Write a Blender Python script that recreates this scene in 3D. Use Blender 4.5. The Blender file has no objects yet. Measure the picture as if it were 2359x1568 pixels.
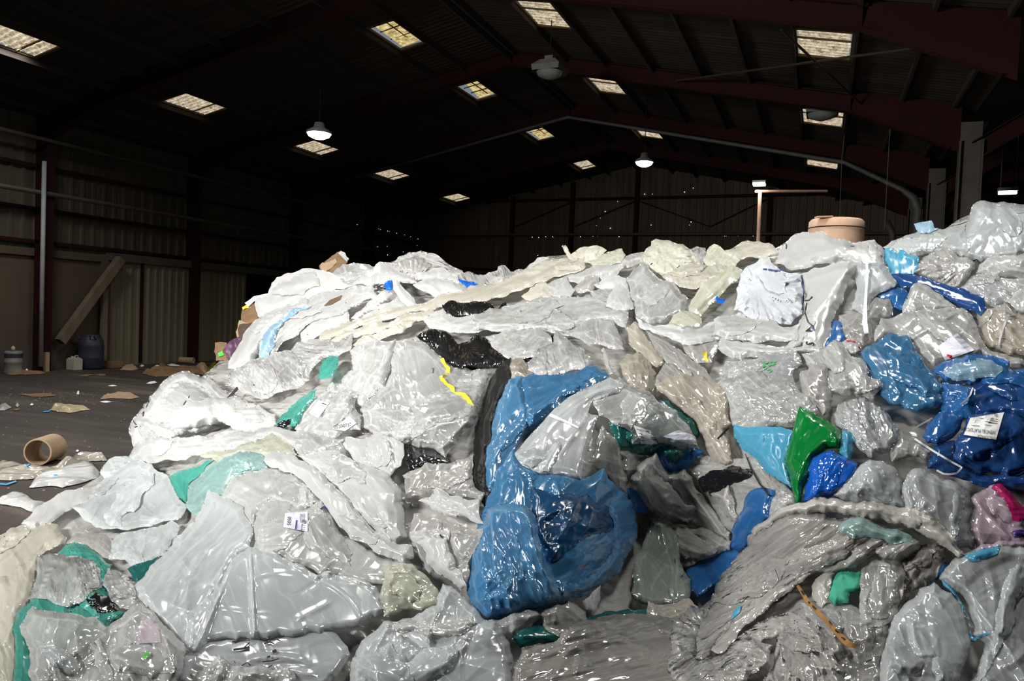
import bpy, bmesh, math, random
import numpy as np
from mathutils import Matrix, Vector

random.seed(7)
sc = bpy.context.scene
COL = sc.collection

# ------------------------------------------------------------------ camera
W, H = 2359, 1568
F = 1716.08
YAW, PIT, ROLL, EYE = 0.3906, -0.0350, 0.0402, 1.96
_fw = np.array([-math.sin(YAW) * math.cos(PIT), math.cos(YAW) * math.cos(PIT), math.sin(PIT)])
_r = np.array([math.cos(YAW), math.sin(YAW), 0.0])
_u = np.cross(_r, _fw)
_rt = math.cos(ROLL) * _r + math.sin(ROLL) * _u
_up = -math.sin(ROLL) * _r + math.cos(ROLL) * _u
_eye = np.array([0.0, 0.0, EYE])
cam_data = bpy.data.cameras.new('camera')
cam_data.sensor_width = 36.0
cam_data.lens = 36.0 * F / W
cam_data.clip_start = 0.05
cam_data.clip_end = 200
cam = bpy.data.objects.new('camera', cam_data)
COL.objects.link(cam)
cam.matrix_world = Matrix(((_rt[0], _up[0], -_fw[0], _eye[0]), (_rt[1], _up[1], -_fw[1], _eye[1]),
                           (_rt[2], _up[2], -_fw[2], _eye[2]), (0, 0, 0, 1)))
sc.camera = cam

# ------------------------------------------------------------------ look, world, daylight
vs = sc.view_settings
vs.view_transform = 'Standard'
vs.look = 'None'
vs.gamma = 1.0
vs.use_curve_mapping = False
vs.exposure = 0.0
sc.cycles.max_bounces = 5
sc.cycles.diffuse_bounces = 2
sc.cycles.glossy_bounces = 2
sc.cycles.transmission_bounces = 2
sc.cycles.transparent_max_bounces = 10
sc.cycles.sample_clamp_indirect = 4.0
sc.cycles.caustics_reflective = False
sc.cycles.caustics_refractive = False
world = bpy.data.worlds.new('sky')
sc.world = world
world.use_nodes = True
_bg = world.node_tree.nodes['Background']
_bg.inputs[0].default_value = (0.75, 0.87, 1.0, 1)
_bg.inputs[1].default_value = 0.25


def aim(o, target):
    d = Vector(target) - o.location
    o.rotation_euler = d.to_track_quat('-Z', 'Y').to_euler()


def area_light(name, loc, target, sx, sy, power, color, spread=math.pi):
    l = bpy.data.lights.new(name, 'AREA')
    l.shape = 'RECTANGLE'
    l.size, l.size_y, l.energy, l.color = sx, sy, power, color
    l.spread = spread
    o = bpy.data.objects.new(name, l)
    COL.objects.link(o)
    o.location = loc
    aim(o, target)
    return o


# daylight through the big open doorway behind and left of the camera
area_light('daylight_from_open_doorway', (-9.6, -2.0, 4.8), (-4.1, 9.0, 1.6), 2.4, 2.2, 610, (1.0, 0.985, 0.95), 1.5)
# daylight coming down through the roof lights of the two nearest bays
for _x in (-15.8, -9.7, -5.8, -0.2):
    for _y, _p in ((5.4, 110), (10.4, 180)):
        _z = 6.95 + EYE - 0.2 * abs(_x + 7.87) - 0.12
        area_light('daylight_from_roof_light', (_x, _y, _z), (_x + 0.01, _y + 0.4, 0), 0.95, 1.4, _p, (0.98, 0.97, 0.93), 2.6)


# ------------------------------------------------------------------ helpers
def tag(o, label=None, cat=None, group=None, kind=None):
    if label: o['label'] = label
    if cat: o['category'] = cat
    if group: o['group'] = group
    if kind: o['kind'] = kind
    return o


def mesh_obj(name, verts, faces, mat, parent=None, smooth=False, origin=None, matrix=None):
    v = np.asarray(verts, dtype=float)
    if origin is None:
        origin = parent['_o'] if (parent is not None and '_o' in parent) else (0, 0, 0)
    off = np.asarray(origin, dtype=float)
    me = bpy.data.meshes.new(name)
    me.from_pydata((v - off).tolist(), [], [tuple(f) for f in faces])
    me.materials.append(mat)
    if smooth:
        me.polygons.foreach_set('use_smooth', [True] * len(me.polygons))
    me.update()
    o = bpy.data.objects.new(name, me)
    COL.objects.link(o)
    if parent is not None:
        o.parent = parent
        po = np.asarray(parent['_o']) if '_o' in parent else np.zeros(3)
        o.location = (off - po).tolist()
    else:
        o.location = off.tolist()
    o['_o'] = off.tolist()
    return o


def empty(name, loc, label=None, cat=None, group=None, kind=None):
    o = bpy.data.objects.new(name, None)
    COL.objects.link(o)
    o.location = loc
    o['_o'] = list(loc)
    return tag(o, label, cat, group, kind)


class MB:
    """collects boxes, bars, tubes and lathes into one mesh"""
    def __init__(self):
        self.v, self.f = [], []

    def add(self, vs, fs):
        n = len(self.v)
        self.v += [tuple(p) for p in vs]
        self.f += [tuple(i + n for i in f) for f in fs]
        return self

    def box(self, a, b):
        x0, y0, z0 = a
        x1, y1, z1 = b
        return self.add([(x0, y0, z0), (x1, y0, z0), (x1, y1, z0), (x0, y1, z0), (x0, y0, z1), (x1, y0, z1), (x1, y1, z1), (x0, y1, z1)],
                        [(0, 3, 2, 1), (4, 5, 6, 7), (0, 1, 5, 4), (1, 2, 6, 5), (2, 3, 7, 6), (3, 0, 4, 7)])

    def bar(self, p, q, w, h, up=(0, 0, 1)):
        p, q, up = Vector(p), Vector(q), Vector(up)
        d = (q - p).normalized()
        s = d.cross(up)
        if s.length < 1e-5: s = d.cross(Vector((1, 0, 0)))
        s.normalize()
        t = s.cross(d).normalized()
        vs = []
        for c in (p, q):
            for i, j in ((-1, -1), (1, -1), (1, 1), (-1, 1)):
                vs.append(c + s * (i * w / 2) + t * (j * h / 2))
        return self.add(vs, [(0, 1, 2, 3), (7, 6, 5, 4), (0, 4, 5, 1), (1, 5, 6, 2), (2, 6, 7, 3), (3, 7, 4, 0)])

    def tube(self, pts, r, n=10, caps=True):
        pts = [Vector(p) for p in pts]
        vs, fs = [], []
        ref = Vector((0.13, 0.21, 1)).normalized()
        for i, p in enumerate(pts):
            d = (pts[min(i + 1, len(pts) - 1)] - pts[max(i - 1, 0)]).normalized()
            s = d.cross(ref)
            if s.length < 0.05: s = d.cross(Vector((1, 0, 0)))
            s.normalize()
            t = d.cross(s)
            rr = r[i] if isinstance(r, (list, tuple)) else r
            for k in range(n):
                a = 2 * math.pi * k / n
                vs.append(p + s * (math.cos(a) * rr) + t * (math.sin(a) * rr))
        for i in range(len(pts) - 1):
            for k in range(n):
                fs.append((i * n + k, i * n + (k + 1) % n, (i + 1) * n + (k + 1) % n, (i + 1) * n + k))
        if caps:
            fs.append(tuple(range(n))[::-1])
            fs.append(tuple(range((len(pts) - 1) * n, len(pts) * n)))
        return self.add(vs, fs)

    def lathe(self, prof, c=(0, 0, 0), n=24, axis=None):
        """prof: (radius, height) pairs, turned about the axis through c"""
        ax = Vector(axis or (0, 0, 1)).normalized()
        s = ax.cross(Vector((0, 1, 0.01))).normalized()
        t = ax.cross(s)
        c = Vector(c)
        vs, fs = [], []
        for r, z in prof:
            for k in range(n):
                a = 2 * math.pi * k / n
                vs.append(c + ax * z + s * (r * math.cos(a)) + t * (r * math.sin(a)))
        for i in range(len(prof) - 1):
            for k in range(n):
                fs.append((i * n + k, i * n + (k + 1) % n, (i + 1) * n + (k + 1) % n, (i + 1) * n + k))
        return self.add(vs, fs)

    def build(self, name, mat, parent=None, smooth=False, origin=None):
        return mesh_obj(name, self.v, self.f, mat, parent, smooth, origin)


# ------------------------------------------------------------------ materials
def new_mat(name):
    m = bpy.data.materials.new(name)
    m.use_nodes = True
    nt = m.node_tree
    nt.nodes.clear()
    out = nt.nodes.new('ShaderNodeOutputMaterial')
    return m, nt, out


def N(nt, typ, **kw):
    n = nt.nodes.new('ShaderNode' + typ)
    for k, v in kw.items():
        if k.startswith('i_'):
            key = k[2:]
            n.inputs[int(key) if key.isdigit() else key].default_value = v
        else:
            setattr(n, k, v)
    return n


def dull(name, color, color2=None, scale=3.0, rough=0.75, bump=0.0, metal=0.0, stretch=(1, 1, 1), spec=0.3, contrast=(0.35, 0.7)):
    """plain surface: two colours mixed by noise, with optional bump"""
    m, nt, out = new_mat(name)
    tc = N(nt, 'TexCoord')
    mp = N(nt, 'Mapping')
    mp.inputs['Scale'].default_value = stretch
    nt.links.new(tc.outputs['Object'], mp.inputs[0])
    nz = N(nt, 'TexNoise', i_Scale=scale, i_Detail=6.0, i_Roughness=0.6)
    nt.links.new(mp.outputs[0], nz.inputs['Vector'])
    rp = N(nt, 'ValToRGB')
    rp.color_ramp.elements[0].position, rp.color_ramp.elements[1].position = contrast
    rp.color_ramp.elements[0].color = (*color, 1)
    rp.color_ramp.elements[1].color = (*(color2 or color), 1)
    nt.links.new(nz.outputs[0], rp.inputs[0])
    b = N(nt, 'BsdfPrincipled')
    b.inputs['Roughness'].default_value = rough
    b.inputs['Metallic'].default_value = metal
    b.inputs['Specular IOR Level'].default_value = spec
    nt.links.new(rp.outputs[0], b.inputs['Base Color'])
    if bump:
        bp = N(nt, 'Bump', i_Strength=bump, i_Distance=0.02)
        nt.links.new(nz.outputs[0], bp.inputs['Height'])
        nt.links.new(bp.outputs[0], b.inputs['Normal'])
    nt.links.new(b.outputs[0], out.inputs[0])
    return m


def film(name, color, alpha=0.7, rough=0.16, transl=0.35, gloss=1.0, fine=26.0, bump=0.5, cloud=0.25, dirt=None, color2=None, var=0.12):
    """thin plastic film: diffuse + translucent + clear-through + glossy coat, with fine crinkle bump"""
    m, nt, out = new_mat(name)
    L = nt.links.new
    tc = N(nt, 'TexCoord')
    oi = N(nt, 'ObjectInfo')
    add = N(nt, 'VectorMath', operation='ADD')
    cmb = N(nt, 'CombineXYZ')
    mul = N(nt, 'Math', operation='MULTIPLY', i_1=37.0)
    L(oi.outputs['Random'], mul.inputs[0])
    L(mul.outputs[0], cmb.inputs[0]); L(mul.outputs[0], cmb.inputs[1])
    L(tc.outputs['UV'], add.inputs[0]); L(cmb.outputs[0], add.inputs[1])
    # warped coordinates
    nz = N(nt, 'TexNoise', i_Scale=fine * 0.28, i_Detail=2.0)
    L(add.outputs[0], nz.inputs['Vector'])
    wv = N(nt, 'VectorMath', operation='SCALE')
    wv.inputs['Scale'].default_value = 2.2 / fine
    L(nz.outputs['Color'], wv.inputs[0])
    wadd = N(nt, 'VectorMath', operation='ADD')
    L(add.outputs[0], wadd.inputs[0]); L(wv.outputs[0], wadd.inputs[1])
    # crinkles run along the sheet's own grain, longer than wide
    st = N(nt, 'Mapping')
    st.inputs['Scale'].default_value = (0.42, 1.15, 1)
    L(wadd.outputs[0], st.inputs[0])
    vo = N(nt, 'TexVoronoi', feature='F1', i_Scale=fine, voronoi_dimensions='2D')
    L(st.outputs[0], vo.inputs['Vector'])
    vo2 = N(nt, 'TexVoronoi', feature='F1', i_Scale=fine * 0.38, voronoi_dimensions='2D')
    L(st.outputs[0], vo2.inputs['Vector'])
    hm = N(nt, 'Math', operation='MULTIPLY_ADD', i_1=2.2)
    L(vo2.outputs['Distance'], hm.inputs[0]); L(vo.outputs['Distance'], hm.inputs[2])
    bp = N(nt, 'Bump', i_Distance=0.30 / fine)
    L(hm.outputs[0], bp.inputs['Height'])
    bn = N(nt, 'TexNoise', i_Scale=fine * 0.16, i_Detail=3.0)      # crinkled here, smooth there
    L(add.outputs[0], bn.inputs['Vector'])
    bm = N(nt, 'MapRange', i_1=0.38, i_2=0.62, i_3=bump * 0.12, i_4=bump)
    L(bn.outputs[0], bm.inputs[0])
    L(bm.outputs[0], bp.inputs['Strength'])
    # colour: cloudy variation and per-object variation
    cl = N(nt, 'TexNoise', i_Scale=2.6, i_Detail=5.0, i_Roughness=0.65)
    L(wadd.outputs[0], cl.inputs['Vector'])
    mixc = N(nt, 'Mix', data_type='RGBA')
    mixc.inputs[6].default_value = (*color, 1)
    c2 = color2 or tuple(c * 0.82 for c in color)
    mixc.inputs[7].default_value = (*c2, 1)
    cr = N(nt, 'MapRange', i_1=0.35, i_2=0.7)
    L(cl.outputs[0], cr.inputs[0])
    L(cr.outputs[0], mixc.inputs[0])
    hsv = N(nt, 'HueSaturation')
    vr = N(nt, 'MapRange', i_3=1.0 - var, i_4=1.0 + var)
    L(oi.outputs['Random'], vr.inputs[0])
    L(vr.outputs[0], hsv.inputs['Value'])
    L(mixc.outputs[2], hsv.inputs['Color'])
    ga = N(nt, 'Attribute', attribute_name='gather')
    mw = N(nt, 'Mix', data_type='RGBA')                 # gathered film looks a little denser and paler
    gf = N(nt, 'Math', operation='MULTIPLY', i_1=0.40 if alpha < 0.999 else 0.0)
    L(ga.outputs['Fac'], gf.inputs[0]); L(gf.outputs[0], mw.inputs[0])
    L(hsv.outputs[0], mw.inputs[6])
    mw.inputs[7].default_value = (*[0.5 * c + 0.5 * min(0.95, 1.5 * c + 0.06) for c in color], 1)
    colout = mw.outputs[2]
    if dirt:
        dn = N(nt, 'TexNoise', i_Scale=dirt[1], i_Detail=8.0, i_Roughness=0.75)
        L(add.outputs[0], dn.inputs['Vector'])
        dr = N(nt, 'MapRange', i_1=dirt[2], i_2=dirt[2] + 0.05)
        L(dn.outputs[0], dr.inputs[0])
        md = N(nt, 'Mix', data_type='RGBA')
        L(dr.outputs[0], md.inputs[0]); L(colout, md.inputs[6])
        md.inputs[7].default_value = (*dirt[0], 1)
        colout = md.outputs[2]
    df = N(nt, 'BsdfDiffuse')
    tr = N(nt, 'BsdfTranslucent')
    L(colout, df.inputs[0]); L(colout, tr.inputs[0])
    L(bp.outputs[0], df.inputs['Normal'])
    m1 = N(nt, 'MixShader', i_0=transl)
    L(df.outputs[0], m1.inputs[1]); L(tr.outputs[0], m1.inputs[2])
    last = m1.outputs[0]
    if alpha < 0.999:
        tp = N(nt, 'BsdfTransparent')
        tcol = tuple(min(1.0, 0.35 + 0.65 * (c / max(color)) ** 1.4) for c in color)
        tp.inputs[0].default_value = (*tcol, 1)
        lw = N(nt, 'LayerWeight', i_Blend=0.35)          # a film seen edge-on is denser
        L(bp.outputs[0], lw.inputs['Normal'])
        am = N(nt, 'MapRange', i_1=0.0, i_2=0.9, i_3=alpha, i_4=1.0)
        L(lw.outputs['Facing'], am.inputs[0])
        ac = N(nt, 'MapRange', i_1=0.3, i_2=0.7, i_3=-cloud, i_4=cloud)
        L(cl.outputs[0], ac.inputs[0])
        # long stretch marks
        sm = N(nt, 'Mapping')
        sm.inputs['Scale'].default_value = (3.0, 22.0, 1)
        sm.inputs['Rotation'].default_value = (0, 0, 0.15)
        L(wadd.outputs[0], sm.inputs[0])
        sn = N(nt, 'TexNoise', i_Scale=1.6, i_Detail=4.0)
        L(sm.outputs[0], sn.inputs['Vector'])
        sr = N(nt, 'MapRange', i_1=0.5, i_2=0.72, i_3=0.0, i_4=cloud * 1.1)
        L(sn.outputs[0], sr.inputs[0])
        a1 = N(nt, 'Math', operation='ADD')
        L(ac.outputs[0], a1.inputs[0]); L(sr.outputs[0], a1.inputs[1])
        a2 = N(nt, 'Math', operation='MULTIPLY_ADD', i_1=0.5)
        L(ga.outputs['Fac'], a2.inputs[0]); L(a1.outputs[0], a2.inputs[2])
        aa = N(nt, 'Math', operation='ADD', use_clamp=True)
        L(am.outputs[0], aa.inputs[0]); L(a2.outputs[0], aa.inputs[1])
        m2 = N(nt, 'MixShader')
        L(aa.outputs[0], m2.inputs[0]); L(tp.outputs[0], m2.inputs[1]); L(last, m2.inputs[2])
        last = m2.outputs[0]
    gl = N(nt, 'BsdfGlossy', i_Roughness=rough)
    L(bp.outputs[0], gl.inputs['Normal'])
    fr = N(nt, 'Fresnel', i_IOR=1.5)
    L(bp.outputs[0], fr.inputs['Normal'])
    fm = N(nt, 'Math', operation='MULTIPLY', i_1=gloss * 0.85, use_clamp=True)
    L(fr.outputs[0], fm.inputs[0])
    m3 = N(nt, 'MixShader')
    L(fm.outputs[0], m3.inputs[0]); L(last, m3.inputs[1]); L(gl.outputs[0], m3.inputs[2])
    L(m3.outputs[0], out.inputs[0])
    return m


def glow(name, color, strength):
    m, nt, out = new_mat(name)
    e = N(nt, 'Emission', i_Strength=strength)
    e.inputs[0].default_value = (*color, 1)
    nt.links.new(e.outputs[0], out.inputs[0])
    return m
# ------------------------------------------------------------------ the hall
XL, XR, RX = -19.03, 2.75, -7.87         # left wall, valley columns, ridge line
YF, YB = -6.0, 33.3                      # near and far gable
ZR = 6.95 + EYE                          # roof sheet at the ridge
ZF = 6.546 + EYE                         # underside of the rafters at the ridge
SL = 0.2                                 # roof slope


def zroof(x): return ZR - SL * abs(x - RX)


M_roof = dull('fibre_cement_roof', (0.020, 0.016, 0.013), (0.032, 0.026, 0.021), 0.8, 0.95, 0, spec=0.05, stretch=(0.6, 6, 1))
M_steel = dull('red_oxide_steel', (0.023, 0.0055, 0.0055), (0.015, 0.006, 0.006), 1.5, 0.8, spec=0.08)
M_purlin = dull('brown_purlin', (0.022, 0.016, 0.013), (0.018, 0.014, 0.012), 2, 0.8)
M_wall = dull('grimy_cladding', (0.064, 0.053, 0.036), (0.038, 0.032, 0.022), 0.9, 0.7, stretch=(1, 3, 0.25))
M_backwall = dull('grimy_back_cladding', (0.09, 0.068, 0.046), (0.055, 0.043, 0.03), 0.9, 0.8, stretch=(3, 1, 0.25))
M_conc = dull('ochre_concrete_panel', (0.080, 0.058, 0.039), (0.055, 0.041, 0.028), 0.5, 0.9)
M_concfoot = dull('dirty_concrete_foot', (0.07, 0.062, 0.05), (0.05, 0.045, 0.036), 1.5, 0.9)
M_door = dull('cream_sliding_door', (0.15, 0.13, 0.088), (0.105, 0.092, 0.063), 0.8, 0.6, stretch=(1, 3, 0.2))
M_pipe = dull('galvanised_pipe', (0.075, 0.072, 0.068), (0.05, 0.048, 0.045), 4, 0.6, metal=0.1)
M_pale = dull('pale_plastic_pipe', (0.24, 0.25, 0.27), (0.19, 0.195, 0.2), 4, 0.5)
M_rail = dull('dusty_rail', (0.065, 0.056, 0.045), (0.045, 0.04, 0.032), 3, 0.7)
M_dark = dull('dark_void', (0.004, 0.004, 0.004), None, 1, 1.0)
M_post = dull('rusty_post', (0.35, 0.22, 0.16), (0.22, 0.14, 0.10), 6, 0.7)
M_wood = dull('grey_timber', (0.14, 0.10, 0.07), (0.09, 0.065, 0.045), 5, 0.85, stretch=(1, 1, 0.1))


def floor_mat():
    m, nt, out = new_mat('dusty_asphalt')
    L = nt.links.new
    tc = N(nt, 'TexCoord')
    mp = N(nt, 'Mapping')
    mp.inputs['Rotation'].default_value = (0, 0, -0.39)
    mp.inputs['Scale'].default_value = (0.22, 1.1, 1)
    L(tc.outputs['Object'], mp.inputs[0])
    n1 = N(nt, 'TexNoise', i_Scale=1.1, i_Detail=7.0, i_Roughness=0.62)
    L(mp.outputs[0], n1.inputs['Vector'])
    n2 = N(nt, 'TexNoise', i_Scale=32.0, i_Detail=5.0, i_Roughness=0.7)
    L(tc.outputs['Object'], n2.inputs['Vector'])
    r1 = N(nt, 'ValToRGB')
    e = r1.color_ramp.elements
    e[0].position, e[0].color = 0.36, (0.020, 0.0155, 0.012, 1)
    e[1].position, e[1].color = 0.72, (0.115, 0.094, 0.075, 1)
    e2 = r1.color_ramp.elements.new(0.55)
    e2.color = (0.040, 0.0315, 0.025, 1)
    L(n1.outputs[0], r1.inputs[0])
    mx = N(nt, 'Mix', data_type='RGBA', blend_type='MULTIPLY')
    mx.inputs[0].default_value = 0.8
    r2 = N(nt, 'MapRange', i_1=0.3, i_2=0.7, i_3=0.55, i_4=1.4)
    L(n2.outputs[0], r2.inputs[0])
    L(r1.outputs[0], mx.inputs[6]); L(r2.outputs[0], mx.inputs[7])
    b = N(nt, 'BsdfPrincipled')
    b.inputs['Roughness'].default_value = 0.72
    b.inputs['Specular IOR Level'].default_value = 0.35
    L(mx.outputs[2], b.inputs['Base Color'])
    bp = N(nt, 'Bump', i_Strength=0.5, i_Distance=0.02)
    L(n2.outputs[0], bp.inputs['Height'])
    L(bp.outputs[0], b.inputs['Normal'])
    L(b.outputs[0], out.inputs[0])
    return m


def structure(o, label): return tag(o, label, None, None, 'structure')


structure(MB().box((XL - 4, YF - 1, -0.2), (24, YB + 1, 0.0)).build('floor', floor_mat()), 'dark dusty asphalt floor of the hall')

# skylight rows: (x0, x1, [y starts]) measured in metres
ROWS = {'L1': (-16.32, -15.32, [4.75, 9.85, 14.75, 20.05, 24.8, 30.5]),
        'L2': (-10.03, -9.30, [4.9, 9.8, 14.87, 19.4, 24.8, 30.3]),
        'R1': (-6.28, -5.37, [4.5, 9.5, 14.62, 19.78, 25.3]),
        'R2': (-0.68, 0.28, [4.6, 9.7, 14.85, 20.25, 26.0])}
SKYL = 1.42


def roof_mesh():
    mb = MB()
    cuts = sorted([ROWS['L1'][:2], ROWS['L2'][:2], ROWS['R1'][:2], ROWS['R2'][:2]])
    xs = [XL - 0.3] + [c for ab in cuts for c in ab] + [XR + 0.15]
    xs = sorted(xs + [RX])
    for x0, x1 in zip(xs, xs[1:]):
        row = next((r for r in ROWS.values() if abs(r[0] - x0) < 1e-6), None)
        segs, y = [], YF
        for s in (row[2] if row else []):
            segs.append((y, s)); y = s + SKYL
        segs.append((y, YB))
        for a, b in segs:
            ia, ib = round((a - YF) / 0.0885), round((b - YF) / 0.0885)
            n = ib - ia
            vs, fs = [], []
            for i in range(n + 1):
                yy = YF + 0.0885 * (ia + i)
                dz = 0.018 if (ia + i) % 2 else -0.018
                vs += [(x0, yy, zroof(x0) + dz), (x1, yy, zroof(x1) + dz)]
            fs = [(2 * i, 2 * i + 1, 2 * i + 3, 2 * i + 2) for i in range(n)]
            mb.add(vs, fs)
    return mb


ceiling = structure(roof_mesh().build('ceiling', M_roof), 'dark corrugated fibre cement roof on steel purlins')
for x in (-18.6, -17.5, -16.38, -15.26, -14.2, -12.9, -11.5, -10.1, -9.23, -8.0, -7.74, -6.34, -5.31, -4.1, -2.9, -1.8, -0.75, 0.35, 1.4, 2.4):
    MB().box((x - 0.03, YF, zroof(x) - 0.16), (x + 0.03, YB, zroof(x) - 0.02)).build('purlin', M_purlin, ceiling)


def corrugated(p0, du, dv, lu, lv, period, depth, nrm):
    """trapezoid cladding sheet: ribs run along dv"""
    p0, du, dv, nrm = map(Vector, (p0, du, dv, nrm))
    prof = [(0, 0), (0.62, 0), (0.70, 1), (0.92, 1)]
    us = []
    k = 0
    while k * period < lu:
        for a, b in prof:
            t = (k + a) * period
            if t < lu: us.append((t, b * depth))
        k += 1
    us.append((lu, 0))
    vs, fs = [], []
    for t, h in us:
        vs += [p0 + du * t + nrm * h, p0 + du * t + nrm * h + dv * lv]
    fs = [(2 * i, 2 * i + 2, 2 * i + 3, 2 * i + 1) for i in range(len(us) - 1)]
    return MB().add(vs, fs)


# left wall: concrete foot and panels below, ribbed sheeting above
ZE = zroof(XL)
wl = structure(corrugated((XL, YF, 3.13), (0, 1, 0), (0, 0, 1), YB - YF, ZE - 3.05, 0.333, 0.04, (1, 0, 0)).build('wall_left', M_wall),
               'grimy ribbed cladding and ochre concrete panels of the left wall')
mb = MB()
for i in range(9):
    y0 = YF + i * 2.43
    if y0 < 15.2:
        mb.box((XL - 0.2, y0, 0.62), (XL + 0.02, min(y0 + 2.41, 15.3), 3.0))
mb.box((XL - 0.25, 15.15, 0), (XL + 0.16, 15.42, 3.2))
mb.build('concrete_panel', M_conc, wl)
MB().box((XL - 0.2, YF, 0), (XL + 0.05, 15.3, 0.62)).build('concrete_foot', M_concfoot, wl)
MB().box((XL - 0.2, YF, 2.98), (XL + 0.10, 15.3, 3.18)).build('concrete_coping', M_conc, wl)
MB().box((XL - 0.2, 24.6, 0), (XL + 0.02, YB, 3.15)).build('concrete_panel', M_concfoot, wl)
# girts and pipes along the wall
for z, x, r in ((5.93, XL + 0.55, 0.05), (4.57, XL + 0.55, 0.06)):
    MB().tube([(x, YF, z), (x, YB, z)], r, 8).build('wall_pipe', M_rail, wl)
for z in (6.6, 5.3, 4.2, 3.35):
    MB().box((XL + 0.04, YF, z - 0.05), (XL + 0.13, YB, z + 0.05)).build('girt', M_steel, wl)

# sliding door leaves under their rail, dark doorway beyond
door = structure(MB().box((XL - 0.05, 15.3, 3.04), (XL + 0.26, 26.0, 3.26)).build('door_1', M_rail), 'pale ribbed sliding door leaves hung from a rail in the left wall')
for a, b, dx in ((15.35, 16.45, 0.12), (16.5, 18.62, 0.14), (18.72, 20.95, 0.07)):
    lf = corrugated((XL + dx, a, 0.0), (0, 1, 0), (0, 0, 1), b - a, 3.1, 0.27, 0.035, (1, 0, 0)).build('door_leaf', M_door, door)
for y in (16.47, 18.67):
    MB().box((XL + 0.13, y - 0.035, 0.05), (XL + 0.20, y + 0.035, 3.1)).build('door_stile', M_steel, door)
structure(MB().box((XL - 2.6, 20.2, 0), (XL - 2.5, 26.0, 3.4)).box((XL - 2.6, 25.9, 0), (XL, 26.0, 3.4)).box((XL - 2.6, 20.2, 3.3), (XL, 26, 3.4)).build('trim_1', M_dark), 'dark recess behind the open doorway')

# far gable
wb = MB()
zc = 8.95
wback = structure(corrugated((XL, YB, 0), (1, 0, 0), (0, 0, 1), 30, zc, 0.30, 0.035, (0, -1, 0)).build('wall_back', M_backwall), 'dark ribbed cladding of the far gable wall')
for z in (2.4, 4.1, 5.76, 7.4):
    MB().box((XL, YB - 0.16, z - 0.06), (12, YB - 0.04, z + 0.06)).build('girt', M_steel, wback)
MB().tube([(XL, YB - 0.35, 5.76 + 0.0), (6, YB - 0.35, 5.76)], 0.06, 8).build('wall_pipe', M_rail, wback)
for x in (-13.9, -7.87, -10.9, -2.2):
    MB().box((x - 0.09, YB - 0.22, 0), (x + 0.09, YB - 0.03, zroof(x) - 0.1)).build('gable_post', M_steel, wback)
for a, b in (((-13.9, 6.3), (-10.9, 7.5)), ((-10.9, 6.3), (-7.87, 7.5)), ((-7.87, 7.5), (-4.6, 6.3)), ((-4.6, 6.3), (-2.2, 7.5))):
    MB().bar((a[0], YB - 0.1, a[1] - 0.2), (b[0], YB - 0.1, b[1] - 0.2), 0.05, 0.05).build('wind_brace', M_steel, wback)
# daylight pinholes where fixings are missing
M_pin = glow('daylight_pinhole', (0.75, 0.87, 1.0), 2.2)
rp = random.Random(5)


def unproject(u, v): return _fw + _rt * ((u - W / 2) / F) + _up * ((H / 2 - v) / F)


def on_y(u, v, y):
    d = unproject(u, v); return _eye + d * (y / d[1])


def on_x(u, v, x):
    d = unproject(u, v); return _eye + d * (x / d[0])


def on_z(u, v, z):
    d = unproject(u, v); return _eye + d * ((z - EYE) / d[2])


mb = MB()
pins = [(1226, 546), (1241, 547), (1257, 545), (1273, 545), (1337, 545), (1366, 544), (1377, 544), (1386, 543), (1405, 543), (1408, 541), (1426, 545), (1446, 543), (1499, 542), (1507, 542),
        (1525, 542), (1557, 542), (1591, 542), (1621, 543), (1645, 543), (1669, 543), (1673, 543), (1700, 543), (1735, 543), (1405, 526), (1407, 525), (1374, 519), (1383, 502), (1394, 487),
        (1423, 464), (1463, 449), (1485, 447), (1525, 455), (1559, 454), (1577, 442), (1597, 433), (1500, 518), (1588, 518), (1592, 511), (1239, 588), (1295, 567), (1297, 566), (1503, 447), (2055, 543)]
for u, v in pins:
    p = on_y(u, v, YB - 0.045)
    mb.lathe([(0.0, 0), (rp.uniform(0.010, 0.022), 0.0)], p, 6, (0, -1, 0))
mb.build('daylight_pinhole', M_pin, wback)
mb = MB()
pins = [(823, 517), (858, 524), (873, 527), (877, 529), (893, 532), (897, 533), (914, 537), (932, 541), (946, 545), (963, 550), (995, 549), (870, 568), (892, 567), (929, 580), (961, 565), (893, 587)]
for u, v in pins:
    p = on_x(u, v, XL + 0.05)
    mb.lathe([(0.0, 0), (rp.uniform(0.012, 0.024), 0.0)], p, 6, (1, 0, 0))
mb.build('daylight_pinhole', M_pin, wl)
structure(MB().box((XL, YF - 0.2, 0), (-17.5, YF, 9.2)).box((-5.5, YF - 0.2, 0), (24, YF, 9.2)).box((-17.5, YF - 0.2, 5.6), (-5.5, YF, 9.2)).build('wall_front', M_wall), 'near gable wall with the open doorway behind the camera')
structure(MB().box((20, YF, 0), (20.2, YB, 9)).build('wall_right', M_wall), 'far side wall of the neighbouring bay')

# roof over the bay to the right (rises again from the valley)
mb = MB()
mb.add([(XR + 0.15, YF, zroof(XR)), (13.0, YF, zroof(XR) + 2.05), (13.0, YB, zroof(XR) + 2.05), (XR + 0.15, YB, zroof(XR))], [(0, 1, 2, 3)])
mb.add([(13.0, YF, zroof(XR) + 2.05), (20.1, YF, zroof(XR) + 0.7), (20.1, YB, zroof(XR) + 0.7), (13.0, YB, zroof(XR) + 2.05)], [(0, 1, 2, 3)])
mb.build('roof_of_next_bay', M_roof, ceiling)


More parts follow.
